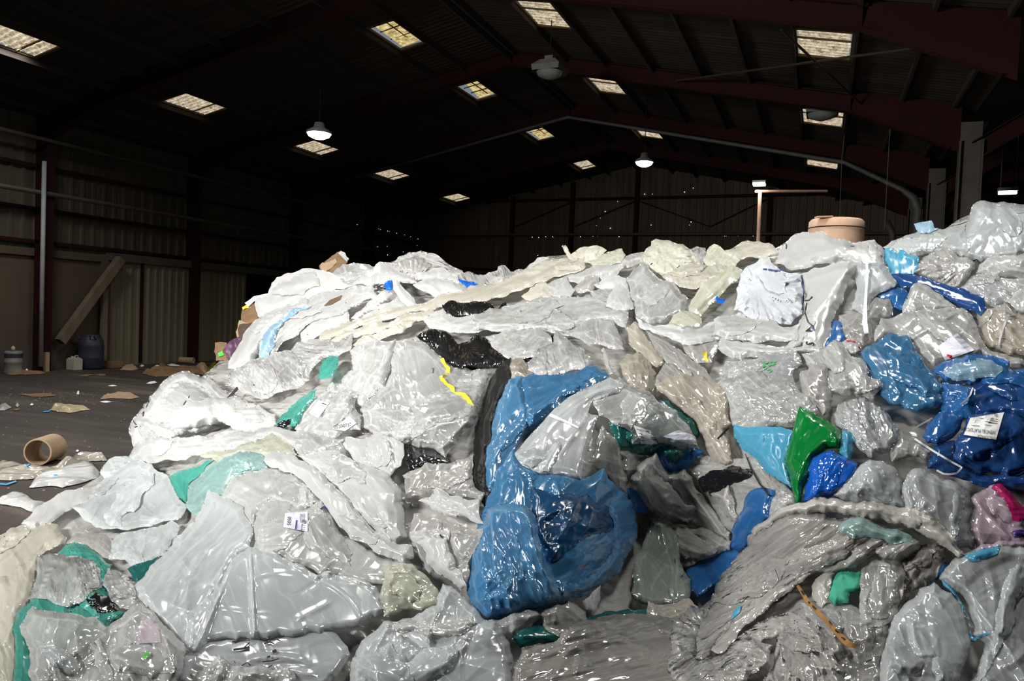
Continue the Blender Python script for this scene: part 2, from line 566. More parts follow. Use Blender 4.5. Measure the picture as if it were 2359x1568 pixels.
# steel portal frames
def isec(mb, p, q, depth, width=0.20):
    """I-beam: p,q along the lower edge in one x-z plane, depth upward"""
    p, q = Vector(p), Vector(q)
    d = (q - p).normalized()
    n = Vector((-d.z, 0, d.x))
    if n.z < 0: n = -n
    c = depth / 2
    mb.bar(p + n * c, q + n * c, 0.02, depth, n)
    mb.bar(p + n * 0.01, q + n * 0.01, width, 0.022, n)
    mb.bar(p + n * (depth - 0.01), q + n * (depth - 0.01), width, 0.022, n)


def portal(y, label, right=True):
    root = empty('portal_frame', (RX, y, 0), label, 'steel frame', 'portal frames of the hall')
    ap, lk, le = (RX, y, ZF), (-16.774, y, 4.755 + EYE), (-18.53, y, 4.05 + EYE)
    rk, re = (0.385, y, 4.79 + EYE), (2.35, y, 3.9 + EYE)
    mb = MB(); isec(mb, lk, ap, 0.38); mb.build('rafter', M_steel, root)
    mb = MB(); isec(mb, ap, rk, 0.38); mb.build('rafter', M_steel, root)
    # haunches deepen towards the columns
    for k, e, xo in ((lk, le, XL + 0.2), (rk, re, XR - 0.2)):
        zt = zroof(e[0]) - 0.05
        mb = MB()
        vs = []
        for yy in (y - 0.01, y + 0.01):
            vs += [(k[0], yy, k[2]), (e[0], yy, e[2]), (xo, yy, e[2] - 0.1), (xo, yy, zroof(xo) - 0.05), (k[0], yy, zroof(k[0]) - 0.05)]
        mb.add(vs, [(0, 1, 2, 3, 4), (9, 8, 7, 6, 5), (0, 5, 6, 1), (1, 6, 7, 2), (2, 7, 8, 3), (3, 8, 9, 4), (4, 9, 5, 0)])
        mb.bar(Vector(k), Vector(e), 0.20, 0.022, (0, 0, 1))
        mb.build('haunch', M_steel, root)
    mb = MB()
    mb.box((XL + 0.10, y - 0.11, 0), (XL + 0.13, y + 0.11, 6.6)).box((XL + 0.48, y - 0.11, 0), (XL + 0.51, y + 0.11, 6.0)).box((XL + 0.1, y - 0.012, 0), (XL + 0.5, y + 0.012, 6.4))
    mb.build('column', M_steel, root)
    mb = MB()
    mb.box((XR - 0.22, y - 0.13, 0), (XR - 0.19, y + 0.13, 6.0)).box((XR + 0.19, y - 0.13, 0), (XR + 0.22, y + 0.13, 6.0)).box((XR - 0.2, y - 0.012, 0), (XR + 0.2, y + 0.012, 6.4))
    if not 10 < y < 15: mb.build('valley_column', M_rail, root)          # none in this bay: the strut carries it
    if right:
        mb = MB()
        isec(mb, (XR + 0.2, y, 3.7 + EYE), (4.6, y, 4.75 + EYE), 0.36)
        isec(mb, (4.6, y, 4.75 + EYE), (13.0, y, 6.4 + EYE), 0.38)
        mb.build('rafter', M_steel, root)
    return root


for k, (y, lab) in enumerate(((3.29, 'dark red steel portal frame closest to the camera, overhead'), (8.29, 'dark red steel portal frame second from the camera'),
                              (13.29, 'dark red portal frame whose column carries the pale downpipe'), (18.29, 'dark red portal frame standing at the sliding door leaves'),
                              (23.29, 'dark red portal frame crossing just before the brightest hanging lamp'), (28.29, 'dark red portal frame last before the far gable wall'))):
    portal(y, lab)

# thick strut and square posts at the valley
_sa, _sb = _eye + unproject(2218, 350) * 17.7, _eye + unproject(2392, 90) * 16.6
tag(MB().bar(tuple(_sa), tuple(_sb), 0.30, 0.16).build('roof_strut', M_rail, origin=tuple(_sa)), 'broad grey diagonal strut rising from the valley column to the upper right corner', 'strut')

# downpipe and wall odds
dp = tag(MB().tube([(XL + 0.70, 12.98, 0.15), (XL + 0.70, 12.98, 5.35)], 0.055, 10).build('downpipe', M_pale, smooth=True, origin=(XL + 0.70, 12.98, 0)), 'pale straight downpipe beside the dark red column', 'pipe')
tag(MB().bar((XL + 0.35, 13.75, 0.75), (XL + 0.35, 15.55, 3.1), 0.22, 0.2, (1, 0, 0)).build('timber_brace', M_wood, origin=(XL + 0.35, 13.75, 0.7)), 'long diagonal brace leaning across the concrete wall', 'beam')
tag(MB().box((XL + 0.2, 15.05, 0), (XL + 0.32, 15.2, 2.2)).build('timber_plank', M_wood, origin=(XL + 0.25, 15.1, 0)), 'upright dark plank beside the first door leaf', 'plank')
tag(MB().tube([(2.3, 23.1, 2.0), (2.3, 23.1, 3.75 + EYE - 0.45), (2.2, 23.1, 3.75 + EYE - 0.12), (1.9, 23.1, 3.86 + EYE), (0.4, 23.1, 4.66 + EYE), (RX, 23.1, ZF - 0.10), (-16.5, 23.1, ZF - 1.86)], [0.12, 0.12, 0.11, 0.07, 0.06, 0.055, 0.04], 12).build('spiral_duct', M_pipe, smooth=True, origin=(2.15, 23.3, 2.0)),
    'ribbed grey duct following the underside of a rafter', 'duct')
mb = MB().tube([(2.1, 28.2, 0.5), (2.1, 28.2, 5.2), (1.9, 28.2, 5.6)], 0.12, 12)
tag(mb.build('bent_pipe', M_pipe, smooth=True, origin=(2.1, 28.2, 0.5)), 'fat grey pipe bending at the valley column', 'pipe')
# cross bracing rods under the roof, one bay
for a, b in (((-0.9, 14.2), (0.6, 18.3)), ((2.4, 13.6), (-3.5, 18.2))):
    tag(MB().tube([(a[0], a[1], zroof(a[0]) - 0.3), (b[0], b[1], zroof(b[0]) - 0.3)], 0.025, 6).build('bracing_rod', M_purlin, origin=(a[0], a[1], zroof(a[0]) - 0.3)),
        'thin diagonal bracing rod under the roof lights', 'rod', 'diagonal bracing rods')


# roof lights
def skylight_mat(name, color, strength, ribbed=True):
    m, nt, out = new_mat(name)
    L = nt.links.new
    tc = N(nt, 'TexCoord')
    nz = N(nt, 'TexNoise', i_Scale=7.0, i_Detail=8.0, i_Roughness=0.75)
    L(tc.outputs['Object'], nz.inputs['Vector'])
    rp = N(nt, 'ValToRGB')
    e = rp.color_ramp.elements
    e[0].position, e[0].color = 0.36, (color[0] * 0.22, color[1] * 0.17, color[2] * 0.10, 1)
    e[1].position, e[1].color = 0.62, (*color, 1)
    L(nz.outputs[0], rp.inputs[0])
    sx = N(nt, 'SeparateXYZ')
    L(tc.outputs['Object'], sx.inputs[0])
    wv = N(nt, 'Math', operation='MULTIPLY', i_1=2 * math.pi / 0.1578)
    L(sx.outputs[1], wv.inputs[0])
    sn = N(nt, 'Math', operation='SINE')
    L(wv.outputs[0], sn.inputs[0])
    sr = N(nt, 'MapRange', i_1=-1.0, i_2=0.6, i_3=0.42, i_4=1.0)      # stripes paint the shading of the corrugation into the glow
    L(sn.outputs[0], sr.inputs[0])
    mm = N(nt, 'Mix', data_type='RGBA', blend_type='MULTIPLY')
    mm.inputs[0].default_value = 1.0 if ribbed else 0.0
    L(rp.outputs[0], mm.inputs[6]); L(sr.outputs[0], mm.inputs[7])
    em = N(nt, 'Emission', i_Strength=strength)
    L(mm.outputs[2], em.inputs[0])
    L(em.outputs[0], out.inputs[0])
    return m


M_sky1 = skylight_mat('dirty_translucent_sheet', (1.0, 0.86, 0.64), 1.5)
M_sky2 = skylight_mat('mossy_yellow_sheet', (0.95, 0.78, 0.36), 0.95, False)
M_gap = glow('open_sky_gap', (0.93, 0.96, 1.0), 1.6)
M_moss = dull('mossy_frame', (0.09, 0.06, 0.02), (0.05, 0.04, 0.02), 6, 0.9)
wn = 0
for rn, (x0, x1, ys) in ROWS.items():
    for k, y0 in enumerate(ys):
        wn += 1
        y1 = y0 + SKYL
        hatch = rn == 'L2' and k in (2, 3, 4)
        root = structure(empty('window_%d' % wn, ((x0 + x1) / 2, y0, zroof((x0 + x1) / 2))), 'mossy opening roof hatch with glazing bars' if hatch else 'dirty corrugated translucent roof light')
        n = 18 if not hatch else 2
        vs = []
        for i in range(n + 1):
            yy = y0 + (y1 - y0) * i / n
            dz = (0.03 if i % 2 else -0.03) if not hatch else 0
            lift = 0.0 if not hatch else 0.02 + 0.16 * (1 - i / n) * (1.5 if k == 3 else 0.3)
            ex = [rp.uniform(0, 0.035) for _ in (0, 1)] if not hatch else [0.05, 0.05]
            vs += [(x0 + ex[0], yy, zroof(x0) + dz + 0.03 + lift), (x1 - ex[1], yy, zroof(x1) + dz + 0.03 + lift)]
        fs = [(2 * i, 2 * i + 1, 2 * i + 3, 2 * i + 2) for i in range(n)]
        mesh_obj('glazing', vs, fs, M_sky2 if hatch else M_sky1, root)
        if hatch:
            zz = 0.55
            mesh_obj('sky_gap', [(x0 - 0.1, y0 - 0.15, zroof(x0) + zz), (x1 + 0.1, y0 - 0.15, zroof(x1) + zz), (x1 + 0.1, y1 + 0.2, zroof(x1) + zz), (x0 - 0.1, y1 + 0.2, zroof(x0) + zz)], [(0, 1, 2, 3)], M_gap, root)
            for t in (0.33, 0.66):
                yy = y0 + SKYL * t
                MB().bar((x0, yy, zroof(x0) + 0.07), (x1, yy, zroof(x1) + 0.07), 0.022, 0.022).build('glazing_bar', M_moss, root)
            xm = (x0 + x1) / 2
            MB().bar((xm, y0, zroof(xm) + 0.07), (xm, y1, zroof(xm) + 0.07), 0.022, 0.022).build('glazing_bar', M_moss, root)
        else:
            xm = x0 + 0.30 * (x1 - x0)
            if rn[0] == 'L':
                yb = y0 + 0.72 * SKYL
                MB().bar((x0, yb, zroof(x0) - 0.02), (x1, yb, zroof(x1) - 0.02), 0.03, 0.03).build('glazing_bar', M_moss, root)
            else:
                yb = y0 + 0.3 * SKYL
                MB().bar((x0, yb, zroof(x0) - 0.02), (x1, yb, zroof(x1) - 0.02), 0.035, 0.03).build('glazing_bar', M_moss, root)
        fm = MB()
        for xx, s in ((x0, -1), (x1, 1)):
            fm.bar((xx + s * 0.04, y0 - 0.06, zroof(xx) - 0.01), (xx + s * 0.04, y1 + 0.06, zroof(xx) - 0.01), 0.08, 0.05)
        for yy, s in ((y0, -1), (y1, 1)):
            fm.bar((x0 - 0.06, yy + s * 0.04, zroof(x0) - 0.01), (x1 + 0.06, yy + s * 0.04, zroof(x1) - 0.01), 0.08, 0.05)
        fm.build('kerb_frame', M_moss, root)

# lamps
M_house = dull('lamp_housing', (0.10, 0.10, 0.095), (0.07, 0.07, 0.065), 4, 0.6)
M_lit = glow('lit_lens_warm', (1.0, 0.93, 0.86), 12)
M_litc = glow('lit_lens_cool', (0.80, 0.97, 1.0), 9)
M_unlit = dull('unlit_lens', (0.16, 0.17, 0.15), (0.12, 0.13, 0.12), 4, 0.3)


def lamp(loc, label, lit=None, power=0, w=0.30, color=(1, 0.94, 0.86), hang=0.5):
    x, y, z = loc
    root = empty('hanging_lamp', loc, label, 'lamp', 'flood lamps of the hall')
    mb = MB()
    if lit:
        mb.lathe([(0.02, 0.26), (w * 0.35, 0.25), (w * 0.45, 0.14), (w * 0.98, 0.05), (w, 0.0), (w * 0.94, 0.0)], loc, 20)
    else:                                   # square flood light with a gear box on top
        vs = [(x + i * w * k, y + j * w * k, z + h) for h, k in ((0.0, 0.95), (0.12, 1.0), (0.26, 0.55)) for i, j in ((-1, -1), (1, -1), (1, 1), (-1, 1))]
        mb.add(vs, [(4 * r + k, 4 * r + (k + 1) % 4, 4 * r + 4 + (k + 1) % 4, 4 * r + 4 + k) for r in (0, 1) for k in range(4)] + [(8, 9, 10, 11)])
        mb.box((x - w * 0.3, y - w * 0.3, z + 0.26), (x + w * 0.3, y + w * 0.3, z + 0.36))
    mb.build('housing', M_house, root, bool(lit))
    MB().lathe([(w * 0.93, 0.012), (w * 0.8, -0.06), (w * 0.45, -0.11), (0.0, -0.13)], loc, 20).build('lens', lit or M_unlit, root, True)
    MB().tube([(x, y, z + 0.25), (x, y, zroof(x) - 0.01)], 0.010, 6).build('hanger', M_dark, root)
    if power:
        l = bpy.data.lights.new('lamp_light', 'SPOT')
        l.energy, l.color, l.shadow_soft_size = power, color, 0.22
        l.spot_size, l.spot_blend = 2.75, 0.6
        o = bpy.data.objects.new('lamp_light', l)
        COL.objects.link(o)
        o.location = (x, y, z - 0.16)
    return root


def at(u, v, d): return tuple(_eye + unproject(u, v) * d)


lamp(at(735, 308, 17.3), 'lit hanging lamp in front of the left row of roof lights', M_lit, 260)
lamp(at(1484, 374, 20.5), 'brightest lit lamp hanging below the ridge, above the middle of the heap', M_lit, 2200, 0.26)
lamp(at(1266, 168, 16.5), 'dark unlit lamp hanging from the ridge', None, 0, 0.32)
lamp(at(1894, 264, 17.5), 'dark unlit lamp hanging in front of a roof light', None, 0, 0.36)

# lamp post behind the heap
pb = at(1752, 560, 14.2)
post = empty('lamp_post', (pb[0], pb[1], 0), 'rusty post with a lit lamp head and a side pipe behind the heap', 'lamp post')
pt = at(1751, 440, 14.2)
MB().tube([(pb[0], pb[1], 0), (pt[0], pt[1], pt[2])], 0.035, 8).build('pole', M_post, post)
pe = at(1905, 440, 15.0)
MB().tube([tuple(np.array(pt) + (-0.08, 0, 0.0)), pe], 0.026, 8).build('side_pipe', M_post, post)
ph = at(1749, 424, 14.2)
hd = MB().box((ph[0] - 0.12, ph[1] - 0.1, ph[2]), (ph[0] + 0.12, ph[1] + 0.1, ph[2] + 0.06)).build('lamp_head', M_house, post)
MB().box((ph[0] - 0.11, ph[1] - 0.105, ph[2] - 0.025), (ph[0] + 0.11, ph[1] + 0.09, ph[2] + 0.02)).build('lens', M_lit, hd)
l = bpy.data.lights.new('lamp_light', 'POINT')
l.energy, l.color, l.shadow_soft_size = 60, (1, 0.9, 0.78), 0.12
o = bpy.data.objects.new('lamp_light', l)
COL.objects.link(o)
o.location = (ph[0], ph[1] - 0.05, ph[2] - 0.12)
# cool tube lamp in the next bay
q = at(2321, 444, 17.5)
root = empty('tube_lamp', q, 'small cold white tube lamp in the bay at the right edge', 'lamp')
MB().box((q[0] - 0.2, q[1] - 0.06, q[2] + 0.04), (q[0] + 0.2, q[1] + 0.06, q[2] + 0.12)).build('housing', M_house, root)
MB().box((q[0] - 0.18, q[1] - 0.06, q[2] - 0.03), (q[0] + 0.18, q[1] + 0.05, q[2] + 0.04)).build('lens', M_litc, root)
for dx in (-0.15, 0.15):
    MB().tube([(q[0] + dx, q[1], q[2] + 0.1), (q[0] + dx, q[1], zroof(XR) + 2.05 * (q[0] + dx - XR - 0.15) / 10.1)], 0.006, 5).build('hanger', M_house, root)

# big beige drum with a strap behind the heap
q = at(1925, 548, 11.0)
M_drum = dull('dusty_beige_fibre', (0.55, 0.36, 0.25), (0.42, 0.27, 0.19), 5, 0.85, 0.15, contrast=(0.3, 0.75))
root = empty('beige_drum', (q[0], q[1], 0), 'big beige round drum with a dark strap standing behind the heap', 'drum')
R0 = 0.385
MB().lathe([(R0, 0), (R0 * 1.0, q[2] - 0.1), (R0 * 1.0, q[2] + 0.14), (R0 * 0.985, q[2] + 0.23), (R0 * 0.90, q[2] + 0.265), (R0 * 0.86, q[2] + 0.255), (0, q[2] + 0.25)], (q[0], q[1], 0), 48).build('drum_body', M_drum, root, True)
MB().lathe([(R0 + 0.004, q[2] + 0.125), (R0 + 0.012, q[2] + 0.132), (R0 + 0.004, q[2] + 0.14)], (q[0], q[1], 0), 48).build('strap', M_dark, root)
MB().bar(tuple(_eye + unproject(1880, 500) * 10.75), tuple(_eye + unproject(1915, 499) * 10.75), 0.12, 0.02).build('lid_flap', M_drum, root)

for (u0, v0), (u1, v1), dd, lab in (((1939, 372), (1934, 520), 20.0, 'thin cable hanging in front of the beige drum'), ((2047, 355), (2037, 530), 18.0, 'thin cable hanging left of the valley column')):
    p, q = at(u0, v0, dd), at(u1, v1, dd)
    tag(MB().tube([(q[0], q[1], zroof(q[0]) - 0.02), p, q], 0.008, 5).build('hanging_cable', M_house, origin=q), lab, 'cable')
# ------------------------------------------------------------------ the heap of plastic film
# The heap is a slope of film rising from the floor in front of the camera to about three metres.  Its surface is
# given by measured points (direction, distance); each sheet and bag is laid on what already lies there.
_cp = [(-150, 1650, 3.0), (0, 1400, 4.15), (0, 1240, 5.5), (150, 1150, 6.6), (300, 1060, 8.3), (330, 930, 8.9), (440, 850, 9.8), (560, 760, 10.9), (620, 660, 11.6),
       (750, 615, 12.0), (930, 580, 11.8), (1200, 600, 11.0), (1500, 555, 10.0), (1750, 560, 9.2), (1900, 540, 8.3), (2110, 520, 7.8), (2250, 470, 7.4), (2480, 440, 7.0),
       (300, 1650, 3.1), (700, 1650, 3.3), (1100, 1650, 3.1), (1500, 1650, 3.0), (1900, 1650, 2.9), (2480, 1650, 2.8),
       (300, 1300, 4.6), (600, 1250, 4.5), (900, 1250, 4.5), (1250, 1250, 4.1), (1545, 1130, 5.7), (1570, 1230, 5.6), (1560, 1330, 4.9), (1400, 1445, 3.9), (1330, 1250, 4.05), (1800, 1180, 4.1), (1680, 1060, 5.2), (1900, 1250, 3.9), (2300, 1250, 3.8),
       (500, 1050, 6.9), (800, 1000, 6.4), (1100, 1000, 5.6), (1400, 950, 5.4), (1700, 900, 5.6), (2000, 900, 5.0), (2350, 900, 4.7),
       (700, 800, 9.2), (1000, 800, 8.0), (1300, 780, 7.5), (1600, 750, 7.2), (1900, 700, 6.7), (2250, 700, 6.0),
       (200, 400, 13.5), (1200, 380, 13.0), (2200, 300, 9.5), (-150, 1000, 9.5), (-150, 1250, 5.3)]
_cp = np.array(_cp, float)


def _tps(r2): return np.where(r2 > 0, 0.5 * r2 * np.log(np.maximum(r2, 1e-12)), 0)


_X = _cp[:, :2] / 1000.0
_K = _tps(((_X[:, None] - _X[None]) ** 2).sum(-1)) + np.eye(len(_X)) * 0.004
_A = np.zeros((len(_X) + 3,) * 2)
_A[:len(_X), :len(_X)] = _K
_A[:len(_X), -3:] = np.c_[np.ones(len(_X)), _X]
_A[-3:, :len(_X)] = np.c_[np.ones(len(_X)), _X].T
_wt = np.linalg.solve(_A, np.r_[np.log(_cp[:, 2]), 0, 0, 0])


def heap_depth(u, v):
    u, v = np.asarray(u, float), np.asarray(v, float)
    P = np.stack([u.ravel(), v.ravel()], 1) / 1000.0
    K = _tps(((P[:, None] - _X[None]) ** 2).sum(-1))
    return np.exp(K @ _wt[:-3] + np.c_[np.ones(len(P)), P] @ _wt[-3:]).reshape(u.shape)


CS = 4.0
U0, V0 = -140.0, 380.0
NU, NV = int((2500 - U0) / CS) + 1, int((1660 - V0) / CS) + 1
_gu, _gv = np.meshgrid(U0 + CS * np.arange(NU), V0 + CS * np.arange(NV))
ZB = heap_depth(_gu, _gv)                # distance of the topmost film so far


def rays(u, v):
    return _fw[None] + np.outer((u - W / 2) / F, _rt) + np.outer((H / 2 - v) / F, _up)


def points(u, v, d):
    return _eye[None] + rays(np.ravel(u), np.ravel(v)) * np.ravel(d)[:, None]


def zsample(u, v, Z=None):
    Z = ZB if Z is None else Z
    x = np.clip((np.asarray(u, float) - U0) / CS, 0, NU - 1.001)
    y = np.clip((np.asarray(v, float) - V0) / CS, 0, NV - 1.001)
    i, j = x.astype(int), y.astype(int)
    a, b = x - i, y - j
    return (Z[j, i] * (1 - a) + Z[j, i + 1] * a) * (1 - b) + (Z[j + 1, i] * (1 - a) + Z[j + 1, i + 1] * a) * b


def _hash(ix, iy, s):
    n = (ix.astype(np.int64) * 374761393 + iy.astype(np.int64) * 668265263 + s * 144269) & 0xffffffff
    n = ((n ^ (n >> 13)) * 1274126177) & 0xffffffff
    return ((n ^ (n >> 16)) & 0xffff) / 65535.0


def noise(x, y, s=0):
    i, j = np.floor(x), np.floor(y)
    a, b = x - i, y - j
    a, b = a * a * (3 - 2 * a), b * b * (3 - 2 * b)
    return (_hash(i, j, s) * (1 - a) + _hash(i + 1, j, s) * a) * (1 - b) + (_hash(i, j + 1, s) * (1 - a) + _hash(i + 1, j + 1, s) * a) * b


def tri(t): return 2 * np.abs(t - np.floor(t + 0.5))


def dishes(x, y, seed):
    """taut film: hollow dishes meeting in sharp ridges (squared distance to the nearest of scattered points)"""
    i, j = np.floor(x), np.floor(y)
    f1 = np.full(x.shape, 9.0)
    for a in (-1, 0, 1):
        for b in (-1, 0, 1):
            cx, cy = i + a, j + b
            hh = _hash(cx, cy, seed + 2)
            d = (x - cx - _hash(cx, cy, seed)) ** 2 + (y - cy - _hash(cx, cy, seed + 1)) ** 2 + 0.45 * hh
            f1 = np.minimum(f1, d)
    return np.minimum(f1, 1.4)


def crumple(x, y, seed, L, aniso=1.0, flow=0.0):
    """creased sheet: folds and tension ridges of falling size, in units of L (0..~1)"""
    rg = random.Random(seed)
    if aniso == 1: flow = rg.uniform(0, 180); aniso = rg.uniform(1.2, 2.2)
    c, s = math.cos(math.radians(flow)), math.sin(math.radians(flow))
    a, b = (x * c + y * s) / aniso, -x * s + y * c
    wx = a + L * 0.6 * (noise(a / L * 0.6, b / L * 0.6, seed) - 0.5)
    wy = b + L * 0.6 * (noise(a / L * 0.6 + 9.1, b / L * 0.6, seed + 1) - 0.5)
    h = 0.42 * dishes(wx / (L * 1.5), wy / (L * 1.5), seed + 3)
    m = np.clip(2.2 * noise(wx / (L * 2.1), wy / (L * 2.1), seed + 8) - 0.5, 0.1, 1.3)
    th = rg.uniform(-0.5, 0.5)
    h += 0.28 * m * dishes((wx * math.cos(th) - wy * math.sin(th)) / (L * 0.9), (wx * math.sin(th) + wy * math.cos(th)) / (L * 0.5), seed + 13)
    m2 = np.clip(2.6 * noise(wx / (L * 1.3), wy / (L * 1.3), seed + 9) - 0.9, 0.0, 1.3)
    h += 0.15 * m2 * dishes(wx / (L * 0.42), wy / (L * 0.30), seed + 23)
    for k, (sc_, am) in enumerate(((2.6, 0.34), (1.3, 0.16))):
        th = math.pi / 2 + rg.uniform(-0.6, 0.6)
        t = (wx * math.cos(th) + wy * math.sin(th)) / (L * sc_) + rg.random()
        mm = noise(wx / (L * sc_ * 1.4), wy / (L * sc_ * 1.4), seed + 40 + k)
        h += am * tri(t) * np.clip(1.9 * mm - 0.25, 0.05, 1.5)
    return h


def box_blur(Z, r):
    for ax in (0, 1):
        P = np.pad(Z, [(r + 1, r) if a == ax else (0, 0) for a in (0, 1)], mode='edge')
        c = np.cumsum(P, axis=ax)
        Z = (np.take(c, range(2 * r + 1, c.shape[ax]), axis=ax) - np.take(c, range(0, c.shape[ax] - 2 * r - 1), axis=ax)) / (2 * r + 1)
    return Z


def outline(poly, rg, jag):
    """split the edges and roughen them like torn film"""
    pts = [np.array(p, float) for p in poly]
    for it in range(3):
        out = []
        for i, p in enumerate(pts):
            q = pts[(i + 1) % len(pts)]
            out.append(p)
            d = q - p
            l = math.hypot(*d)
            if l > 14:
                nrm = np.array([-d[1], d[0]]) / l
                out.append((p + q) / 2 + nrm * min(l, 60) * jag * rg.uniform(-1, 1))
        pts = out
    return np.array(pts)


def inside_dist(px, py, poly):
    ins = np.zeros(px.shape, bool)
    best = np.full(px.shape, 1e9)
    nx, ny = px.copy(), py.copy()
    n = len(poly)
    for i in range(n):
        (x1, y1), (x2, y2) = poly[i], poly[(i + 1) % n]
        if y1 != y2:
            c = ((y1 > py) != (y2 > py)) & (px < (x2 - x1) * (py - y1) / (y2 - y1) + x1)
            ins ^= c
        dx, dy = x2 - x1, y2 - y1
        t = np.clip(((px - x1) * dx + (py - y1) * dy) / (dx * dx + dy * dy + 1e-9), 0, 1)
        qx, qy = x1 + t * dx, y1 + t * dy
        d = (px - qx) ** 2 + (py - qy) ** 2
        m = d < best
        best[m] = d[m]; nx[m] = qx[m]; ny[m] = qy[m]
    return ins, np.sqrt(best), nx, ny


class Crop:
    def __init__(s, x, y, k): s.x, s.y, s.k = x, y, k
    def __call__(s, pts): return [(s.x + a / s.k, s.y + b / s.k) for a, b in pts]


FULL = Crop(0, 0, 1)
C4, C5, C6 = Crop(400, 550, 2.949), Crop(1100, 450, 3.4846), Crop(1650, 420, 3.267)
Z1, Z2, Z3, Z4 = Crop(0, 800, 3.92), Crop(0, 1150, 3.752), Crop(300, 1000, 2.76), Crop(900, 820, 3.647)
Z5, Z6, Z7, Z8 = Crop(900, 1150, 3.752), Crop(1400, 850, 3.484), Crop(1850, 850, 3.919), Crop(1500, 1100, 2.746)
SEED = [100]
AMPK = 4.4


def sheet(name, mat, fr, pts, label, cat, L=62, amp=11, bulge=13, aniso=1.0, flow=0, jag=0.13, lift=3, rim=10, tie=None, group=None, step=3.0, smoothr=9, creases=1.0, folds=True, parent=None, fold=None):
    """one sheet or bag of film.  pts: its outline; L, amp, bulge, lift, rim in hundredths of its distance / 17"""
    SEED[0] += 7
    seed = SEED[0]
    rg = random.Random(seed)
    poly = outline(fr(pts), rg, jag)
    x0, y0 = poly.min(0) - step * 1.5
    x1, y1 = poly.max(0) + step * 1.5
    nx, ny = int((x1 - x0) / step) + 2, int((y1 - y0) / step) + 2
    gu, gv = np.meshgrid(x0 + step * np.arange(nx), y0 + step * np.arange(ny))
    ins, dist, qx, qy = inside_dist(gu, gv, poly)
    cell = ins[:-1, :-1] | ins[1:, :-1] | ins[:-1, 1:] | ins[1:, 1:]
    if not cell.any(): return None
    u, v = np.where(ins, gu, qx), np.where(ins, gv, qy)
    # close-lying inside points snap too, for an even border
    near = ins & (dist < step * 0.35)
    u, v = np.where(near, qx, u), np.where(near, qy, v)
    dist = np.where(ins & ~near, dist, 0.0)
    # smooth support under the sheet
    m = 14
    i0, j0 = int((x0 - U0) / CS) - m, int((y0 - V0) / CS) - m
    i1, j1 = int((x1 - U0) / CS) + m, int((y1 - V0) / CS) + m
    ii, jj = np.clip(np.arange(i0, i1), 0, NU - 1), np.clip(np.arange(j0, j1), 0, NV - 1)
    Zs = ZB[np.ix_(jj, ii)]
    Zs = box_blur(box_blur(Zs, smoothr), max(2, smoothr // 2))
    fx, fy = (u - U0) / CS - i0, (v - V0) / CS - j0
    a, b = np.clip(fx, 0, Zs.shape[1] - 1.001), np.clip(fy, 0, Zs.shape[0] - 1.001)
    ia, ib = a.astype(int), b.astype(int)
    ta, tb = a - ia, b - ib
    base = (Zs[ib, ia] * (1 - ta) + Zs[ib, ia + 1] * ta) * (1 - tb) + (Zs[ib + 1, ia] * (1 - ta) + Zs[ib + 1, ia + 1] * ta) * tb
    px = base / F                                        # metres per hundredth here
    baggy = 1.0 if 'bag' in name or 'roll' in name or 'twist' in name else 0.4
    w = bulge * (2.0 + baggy) + 12
    tt = np.clip(dist / w, 0, 1)
    prof = np.sqrt(np.clip(1 - (1 - tt) ** 2, 0, 1))
    if tie:
        tx, ty, cnt = tie
        (tx, ty), = fr([(tx, ty)])
        th = np.arctan2(v - ty, u - tx)
        r = np.hypot(u - tx, v - ty)
        wob = 1.6 * (noise(th * 3 + 5, r / 60, seed) - 0.5) + 0.5 * (noise(u / 30, v / 30, seed + 3) - 0.5)
        k = np.minimum(r / 90, 1.0)
        cr = (0.55 * tri(th * cnt / (2 * math.pi) + wob) + 0.3 * tri(th * cnt * 2.3 / (2 * math.pi) - wob)) * k + 0.5 * crumple(u, v, seed, L)
    else:
        cr = crumple(u, v, seed, L, aniso, flow)
    lift = lift + rg.uniform(0, 5)
    d = base - px * (lift + 0.75 * baggy * bulge * prof + min(amp * AMPK, 0.8 * L) * cr * (0.35 + 0.65 * np.clip(dist / 16, 0, 1))) + px * (0.8 if baggy > 0.9 else 0.35) * rim * np.exp(-dist / 5.0)
    # sharp tension creases running out from one or two nodes
    area = float(ins.sum()) * step * step
    if creases and area > 2500:
        ju, jv = gu[ins], gv[ins]
        nodes = [rg.randrange(len(ju)) for _ in range(1 + int(area > 20000) + int(area > 60000))]
        for _ in range(int(creases * min(60, 4 + area / 2600))):
            k0 = rg.choice(nodes)
            if rg.random() < 0.45: k0 = rg.randrange(len(ju))
            k1 = rg.randrange(len(ju))
            ax_, ay_, bx_, by_ = ju[k0], jv[k0], ju[k1], jv[k1]
            ll = math.hypot(bx_ - ax_, by_ - ay_)
            if ll < 18: continue
            cut = min(1.0, rg.uniform(40, 190) / ll)
            bx_, by_ = ax_ + (bx_ - ax_) * cut, ay_ + (by_ - ay_) * cut
            ll *= cut
            t = ((u - ax_) * (bx_ - ax_) + (v - ay_) * (by_ - ay_)) / ll ** 2
            tc_ = np.clip(t, 0, 1)
            bow = rg.uniform(-0.12, 0.12) * ll * 4 * tc_ * (1 - tc_)
            ex, ey = u - ax_ - tc_ * (bx_ - ax_) - bow * (ay_ - by_) / ll, v - ay_ - tc_ * (by_ - ay_) - bow * (bx_ - ax_) / ll
            e = np.hypot(ex, ey)
            wd = rg.uniform(5, 17)
            d -= px * rg.choice((1, 1, -0.6)) * wd * rg.uniform(0.22, 0.5) * np.clip(1 - e / wd, 0, 1) * np.clip(6 * tc_ * (1.05 - tc_), 0, 1) * np.clip(dist / 8, 0, 1)
